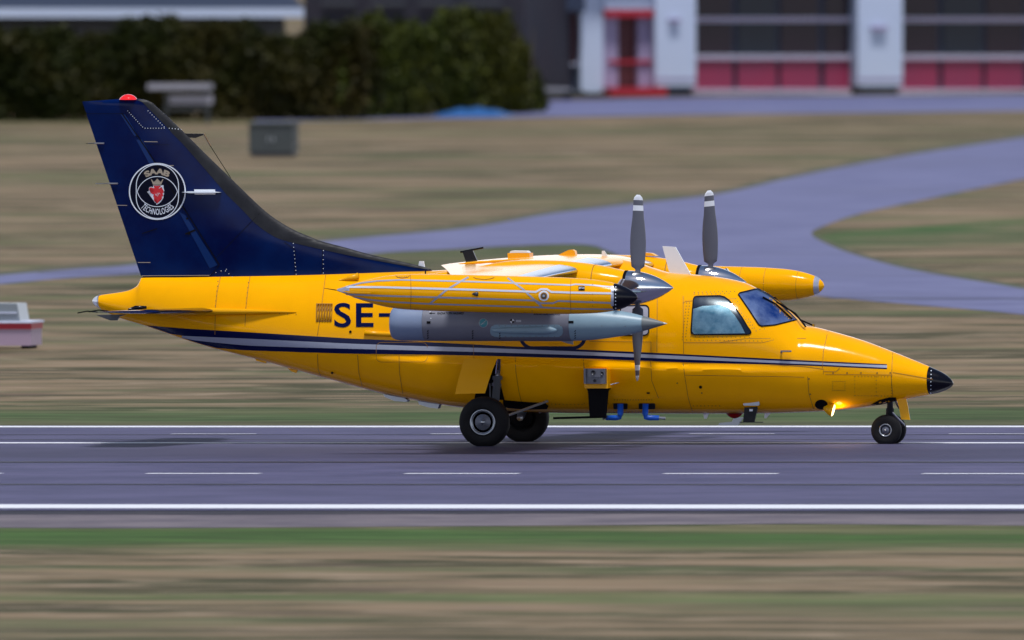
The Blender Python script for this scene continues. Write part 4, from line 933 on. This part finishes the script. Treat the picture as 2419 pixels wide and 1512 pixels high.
# dark earth edge beside the taxiway
M['verge'] = mat('bare verge', (.075, .06, .04), .9, noise=(.6, 1, (.05, .075, .025)))
def vergestrip(pts, o0, o1):
    return sheet('taxiway_verge', [G(p[0], p[1]+o0)[:2] for p in pts]+[G(p[0], p[1]+o1)[:2] for p in pts[::-1]], .003, M['verge'])
vergestrip(upc, -10, 3); vergestrip([p for p in isl if p[1] > 560], -9, 1)
sheet('apron', [G(*p)[:2] for p in [(600, 284), (900, 275), (1150, 263), (1290, 238), (1700, 230), (2419, 224), (2750, 222), (2750, 258), (2419, 262.5), (1650, 271), (1200, 279), (600, 288)]], .006, M['taxi'])

for pts in ([(1960, 705.5), (2200, 706.5), (2600, 707.5)], [(90, 645.5), (240, 644.5), (345, 643.5)]):
    sheet('pavement_joint', [G(p[0], p[1]-.7)[:2] for p in pts]+[G(p[0], p[1]+.7)[:2] for p in pts[::-1]], .010, M['groove'])
# ================================================================== BACKGROUND
# fire station
A = G(1250, 231); B = G(2600, 216); DV = (B-A).normalized(); NV = Vector((DV.y, -DV.x, 0))
if NV.dot(C0-A) < 0: NV = -NV
FS = thing('fire_station', 'white and red garage building with glazed folding doors', 'building', A)
def on_face(px, py, outw=0):
    d = ray(px, py); A2 = A+NV*outw; t = (A2-C0).dot(NV)/d.dot(NV); return C0+d*t
def fbox(px_a, py_a, px_b, py_b, o0, o1):
    pts = [on_face(px_a, py_b), on_face(px_b, py_b), on_face(px_b, py_a), on_face(px_a, py_a)]
    pts[0].z = max(pts[0].z, .0); pts[1].z = max(pts[1].z, 0)
    V = [p+NV*o0 for p in pts]+[p+NV*o1 for p in pts]; V = [v-A for v in V]
    return V, [(0, 3, 2, 1), (4, 5, 6, 7), (0, 1, 5, 4), (1, 2, 6, 5), (2, 3, 7, 6), (3, 0, 4, 7)]
M['bwhite'] = mat('white wall cladding', (.50, .58, .76), .6, noise=(.5, .5, (.42, .50, .70)))
M['bdark'] = mat('dark blue cladding', (.014, .026, .065), .5)
M['bred'] = mat('red door panel', (.26, .018, .07), .45, noise=(.8, .6, (.18, .03, .085)))
M['bbrown'] = mat('dark red wall', (.085, .016, .022), .6)
M['pane_m'] = mat('door glass maroon', (.022, .012, .024), .12, spec=.4); M['pane_n'] = mat('door glass blue', (.012, .018, .034), .12, spec=.4)
M['trimline'] = mat('pale door rail', (.62, .66, .85), .5)
M['bright_red'] = mat('bright red trim', (.38, .006, .025), .5)
M['pink'] = mat('pale porch wall', (.30, .26, .42), .6)
H = -70
def fp(name, rect, o0, o1, mt, par=FS, lab=None):
    return mk(name, *fbox(*rect, o0, o1), M[mt], par, False, lab)
fp('wall', (1236, H, 2640, 229), -8, -.6, 'bdark')
fp('side_wall', (1250, 27, 1368, 150), -.6, -.2, 'bbrown'); fp('eaves', (1240, H, 1372, 27), -.6, .3, 'bdark')
fp('side_rail', (1250, 150, 1372, 154), -.58, -.1, 'trimline'); fp('side_plinth', (1250, 154, 1368, 218), -.6, -.22, 'bdark')
fp('porch_wall', (1372, H, 1425, 219), -.6, 0, 'bwhite'); fp('porch_wall', (1425, 40, 1463, 216), -.6, -.1, 'pink'); fp('porch_wall', (1510, 40, 1540, 216), -.6, -.1, 'pink')
fp('porch_head', (1425, H, 1600, 22), -.6, .1, 'bwhite'); fp('porch_trim', (1425, 22, 1545, 40), -.6, .14, 'bright_red')
fp('entrance_door', (1463, 40, 1510, 214), -.5, -.3, 'bbrown'); fp('porch_rail', (1440, 142, 1540, 150), -.1, -.04, 'bright_red')
fp('porch_step', (1425, 206, 1560, 226), -.2, .5, 'bright_red')
for a, b_ in ((1540, 1636), (2018, 2124), (2502, 2600)):
    fp('pillar', (a, H, b_, 203), -.6, .25, 'bwhite'); fp('pillar_base', (a+10, 203, b_-10, 227), -.6, .15, 'bdark')
    if a < 2400: fp('wall_lamp', (a+30, 62 if a > 1600 else 44, b_-40, 72 if a > 1600 else 52), .25, .38, 'pink')
    fp('pillar_band', (a+1, 184, b_-1, 190), .25, .262, 'pink')
for x0, x1 in ((1640, 2016), (2126, 2500)):
    gd = fp('garage_door', (x0, H, x1, 218), -.6, -.30, 'bdark', lab='folding garage door left of the pillar' if x0 < 2000 else 'folding garage door right of the pillar')
    wcol = (x1-x0)/3.55; xs = [x0+4, x0+wcol+4, x0+2*wcol, x1-wcol*.60]; xe = [x0+wcol-8, x0+2*wcol-10, x0+3*wcol-16, x1-2]
    xs[3] = xe[2]+14
    for i in range(4):
        fp('door_panel', (xs[i], 139, xe[i], 213), -.30, -.22, 'bred', gd)
        for (ya, yb) in ((53, 129), (-40, 41)):
            fp('door_pane', (xs[i], ya, xe[i], yb), -.30, -.24, 'pane_n' if i == 1 else 'pane_m', gd)
    for ya in (42, 130.5, 212):
        fp('door_rail', (x0, ya-.8, x1, ya+2.6), -.22, -.14, 'trimline', gd); fp('door_rail', (x0, ya+6.2, x1, ya+9.4), -.22, -.14, 'trimline', gd)
        fp('rail_stripe', (x0, ya+2.6, x1, ya+6.2), -.22, -.16, 'bred', gd)
fp('parapet', (1236, H-20, 2640, H), -8, .4, 'bwhite')

# left hall behind the hedge
A3 = G(-300, 272); B3 = G(760, 262)
HB = thing('storage_hall', 'dark hall with a long white eave behind the hedge', 'building', A3)
DV3 = (B3-A3).normalized(); NV3 = Vector((DV3.y, -DV3.x, 0)); NV3 = NV3 if NV3.dot(C0-A3) > 0 else -NV3
def hpt(px, py):
    d = ray(px, py); t = (A3-C0).dot(NV3)/d.dot(NV3); return C0+d*t
def hbox(a, b_, c, d_, o0, o1):
    pts = [hpt(a, d_), hpt(c, d_), hpt(c, b_), hpt(a, b_)]; V = [p+NV3*o0-A3 for p in pts]+[p+NV3*o1-A3 for p in pts]
    return V, [(0, 3, 2, 1), (4, 5, 6, 7), (0, 1, 5, 4), (1, 2, 6, 5), (2, 3, 7, 6), (3, 0, 4, 7)]
M['roof'] = mat('dark blue roof', (.014, .024, .055), .5)
M['hall'] = mat('hall wall', (.05, .055, .07), .7)
mk('wall', *hbox(-300, 44, 690, 262, -9, -.8), M['hall'], HB, False)
ev = mk('eave', *hbox(-300, 19, 712, 41, -.8, .25), M['bwhite'], HB, False)
V, Fc = hbox(-300, -50, 716, 18, -8, .2)
for i in (6, 7): V[i] = V[i]-NV3*3.5
mk('roof', V, Fc, M['roof'], HB, False)
# far low shed between hall and fire station
A4 = G(900, 262)
SH = thing('far_shed', 'dark far shed seen above the hedge between the two buildings', 'building', A4)
M['shed'] = mat('shed wall', (.010, .013, .028), .7, noise=(.5, .8, (.03, .018, .03)))
V = [at_y(p[0], p[1], A4.y+14)-A4 for p in ((718, 250), (1238, 250), (1238, -60), (718, -60))]; V += [v+Vector((0, 5, 0)) for v in V]
mk('wall', V, [(0, 3, 2, 1), (4, 5, 6, 7), (0, 1, 5, 4), (1, 2, 6, 5), (2, 3, 7, 6), (3, 0, 4, 7)], M['shed'], SH, False)
for k in range(4):
    V = [at_y(p[0], p[1], A4.y+13.85)-A4 for p in ((760+k*115, 12), (840+k*115, 12), (840+k*115, 4), (760+k*115, 4))]; V += [v+Vector((0, .1, 0)) for v in V]
    mk('window', V, [(0, 3, 2, 1), (4, 5, 6, 7), (0, 1, 5, 4), (1, 2, 6, 5), (2, 3, 7, 6), (3, 0, 4, 7)], M['hall'], SH, False)

# hedge: leaf-sized faces through the volume
def leafmat(name, c1, c2, c3):
    m = bpy.data.materials.new(name); m.use_nodes = True; n = m.node_tree.nodes; l = m.node_tree.links.new; b = n['Principled BSDF']
    b.inputs['Roughness'].default_value = .6; b.inputs['Specular IOR Level'].default_value = .2
    t = n.new('ShaderNodeTexCoord'); v = t.outputs['Object']
    c = nmix(n, l, rng(n, l, noise(n, l, v, .35, 4, .6), .40, .62), c1, c2)
    c = nmix(n, l, rng(n, l, noise(n, l, v, 3.5, 3, .6), .45, .7, 0, .7), c, c3)
    l(c, b.inputs['Base Color']); return m
M['leaf'] = leafmat('hedge leaves', (.018, .025, .002), (.034, .026, .002), (.006, .010, .001))
M['leaf2'] = leafmat('bright shrub leaves', (.038, .052, .003), (.050, .052, .003), (.014, .022, .002))
M['twig'] = mat('hedge stems', (.03, .022, .014), .8)
def leaves(n, fn, size, origin):
    V = []; Fc = []
    for _ in range(n):
        p = fn()-origin; a = Vector((random.gauss(0, 1), random.gauss(0, 1), random.gauss(0, 1))).normalized()
        b = a.cross(Vector((random.gauss(0, 1), random.gauss(0, 1), random.gauss(0, 1)))).normalized(); s = size*random.uniform(.6, 1.4)
        k = len(V); V += [p+a*s, p+b*s*.6, p-a*s, p-b*s*.6]; Fc.append((k, k+1, k+2, k+3))
    return V, Fc
def bush(name, label, cat, px_a, px_b, base, top_, n, leafm, depth=2.2, group=None, size=.075, slope=.006):
    P0 = G(px_a, base); P1 = G(px_b, base-(px_b-px_a)*slope)
    o = thing(name, label, cat, (P0+P1)/2, group); mid = (P0+P1)/2; ln = (P1-P0).length
    def fn():
        u = random.random(); p = P0.lerp(P1, u); hh = top_*(.90+.07*math.sin(u*ln*1.3+1)+.05*math.sin(u*ln*3.1)+.04*math.sin(u*ln*7.7))
        if px_b-px_a < 500: hh *= min(1, (1-u)/.16)**.4*min(1, .75+u*2)
        zf = random.random()**.75
        r = random.choice((-1, 1))*random.random()**.35
        dp = depth/2*(1-.35*zf**3)*(.9+.2*math.sin(u*ln*2.3+zf*4))
        return p+Vector((random.gauss(0, .05), r*dp, zf*hh+random.gauss(0, .05)))
    mk('foliage', *leaves(n, fn, size, mid), leafm, o, False)
    V = []; Fc = []
    for k in range(int(ln/.7)+1):
        p = P0.lerp(P1, min(1, (k+.5)*.7/ln))-mid
        V, Fc = merge((V, Fc), tube([p, p+Vector((random.uniform(-.1, .1), 0, top_*.8))], [.035, .012], 6))
    mk('stems', V, Fc, M['twig'], o)
    return o
bush('hedge', 'long dense dark green hedge along the far grass', 'hedge', -140, 880, 287, 2.27, 45000, M['leaf'])
bush('hedge', 'lighter yellow green end of the hedge beside the red building', 'hedge', 830, 1262, 281, 2.36, 24000, M['leaf2'], slope=.034)
# things in front of the hedge
def ucol(px, py): return G(px, py)
def place_box(name, label, cat, px_a, px_b, py_t, py_b, depth, mt, extra=None):
    p0 = G(px_a, py_b); p1 = G(px_b, py_b); h = at_y((px_a+px_b)/2, py_t, p0.y).z
    o = thing(name, label, cat, (p0+p1)/2); w2 = (p1-p0).length/2
    return o, w2, h
o, w2, h = place_box('utility_cabinet', 'dark grey metal utility cabinet standing in the dry grass beyond the fin', 'cabinet', 597, 697, 290, 370, .5, None)
M['cabinet'] = mat('cabinet paint', (.045, .055, .060), .6, noise=(3, .5, (.06, .065, .065)))
mk('cabinet_body', *merge(box((-w2, -.25, .06), (w2, .25, h-.04))), M['cabinet'], o, False); mk('cabinet_lid', *box((-w2-.03, -.29, h-.04), (w2+.03, .29, h)), M['cabinet'], o, False)
mk('cabinet_plinth', *box((-w2+.04, -.22, 0), (w2-.04, .22, .06)), M['shoulder'], o, False)
for s in (-1, 1):
    d_ = mk('cabinet_door', *box((s*w2/2-w2*.46, -.262, .10), (s*w2/2+w2*.46, -.25, h-.08)), M['cabinet'], o, False)
    mk('handle', *box((-s*.0+s*.05-.012, -.28, h*.45), (s*.05+.012, -.262, h*.6)), M['steel'], d_, False)
# notice stand
P = G(440, 294)
o = thing('notice_stand', 'pale notice stand with small roof in front of the hedge', 'sign', P)
sc_ = 173.6*440/((P-C0).length)
def lx(px): return (px-440)/sc_
def lz(py): return (294-py)/sc_
M['pale'] = mat('pale panel', (.30, .30, .36), .6)
mk('stand_roof', *box((lx(352), -.25, lz(211)), (lx(500), .25, lz(198))), M['pale'], o, False)
mk('panel', *box((lx(400), -.05, lz(246)), (lx(505), .02, lz(224))), M['pale'], o, False)
mk('panel', *box((lx(385), -.05, lz(262)), (lx(498), .02, lz(252))), M['cabinet'], o, False)
for q in (392, 492): mk('post', *box((lx(q)-.03, -.03, 0), (lx(q)+.03, .03, lz(211))), M['cabinet'], o, False)
# blue tarpaulin
P = G(1118, 276)
V = []; Fc = []; nx_, ny_ = 30, 10
for j in range(ny_+1):
    for i in range(nx_+1):
        u, v = i/nx_*2-1, j/ny_*2-1
        e_ = max(0, 1-u*u)*max(0, 1-v*v)
        V.append(Vector((u*.78, v*.9, .20*e_**.6+.02*math.sin(u*11+v*3)*e_+.004)))
for j in range(ny_):
    for i in range(nx_): a = j*(nx_+1)+i; Fc.append((a, a+1, a+nx_+2, a+nx_+1))
M['tarp'] = mat('blue tarpaulin', (.02, .10, .30), .45)
o = mk('tarpaulin', V, Fc, M['tarp']); o.location = P; tag(o, 'blue tarpaulin lying on the apron edge at the foot of the hedge', 'tarpaulin')
# dark parked trailer between hedge and building
P = G(1310, 236); sc_ = 173.6*440/((P-C0).length)
o = thing('flat_trailer', 'low dark trailer parked at the building corner', 'trailer', P)
mk('trailer_bed', *box((-.62, -.5, .12), (.62, .5, .20)), M['cabinet'], o, False)
mk('load', *box((-.45, -.4, .20), (.30, .4, .27)), M['pale'], o, False)
for s in (-.4, .4):
    mk('wheel', *lathe((s, -.52, .10), (s, -.42, .10), [(0, .08), (.2, .10), (.8, .10), (1, .08)], 18), M['tyre'], o)
# marker unit at left edge
P = G(20, 823); sc_ = 173.6*440/((P-C0).length)
o = thing('runway_equipment_box', 'low white equipment box with red band and grey hood at left edge', 'equipment box', P)
def mx_(px): return (px-20)/sc_
def mz(py): return (823-py)/sc_
M['hood'] = mat('grey hood', (.20, .23, .27), .3, .3)
M['pinkwhite'] = mat('white box paint', (.34, .25, .35), .5)
mk('box_body', *auto(mk('x', *box((mx_(-80), -.35, .05), (mx_(88), .35, mz(772))), M['pinkwhite'])).data and box((mx_(-80), -.35, .05), (mx_(88), .35, mz(774))), M['pinkwhite'], o, False)
bpy.data.objects.remove(bpy.data.objects['x'])
mk('red_band', *box((mx_(-80)-.01, -.37, mz(776)), (mx_(90), .37, mz(762))), M['bright_red'], o, False)
mk('box_lid', *box((mx_(-84), -.40, mz(762)), (mx_(92), .40, mz(757))), M['trimline'], o, False)
V, Fc = box((mx_(-70), -.3, mz(757)), (mx_(60), .3, mz(716)))
V = [Vector(v) for v in V]
for i in (4, 5, 6, 7): V[i].x *= .82
mk('hood', V, Fc, M['hood'], o, False)
mk('hood_rail', *box((mx_(-66), -.33, mz(739)), (mx_(52), .33, mz(736.5))), M['trimline'], o, False)
for q in (-60, 70): mk('foot', *box((mx_(q)-.05, -.3, 0), (mx_(q)+.05, .3, .05)), M['black_matt'], o, False)
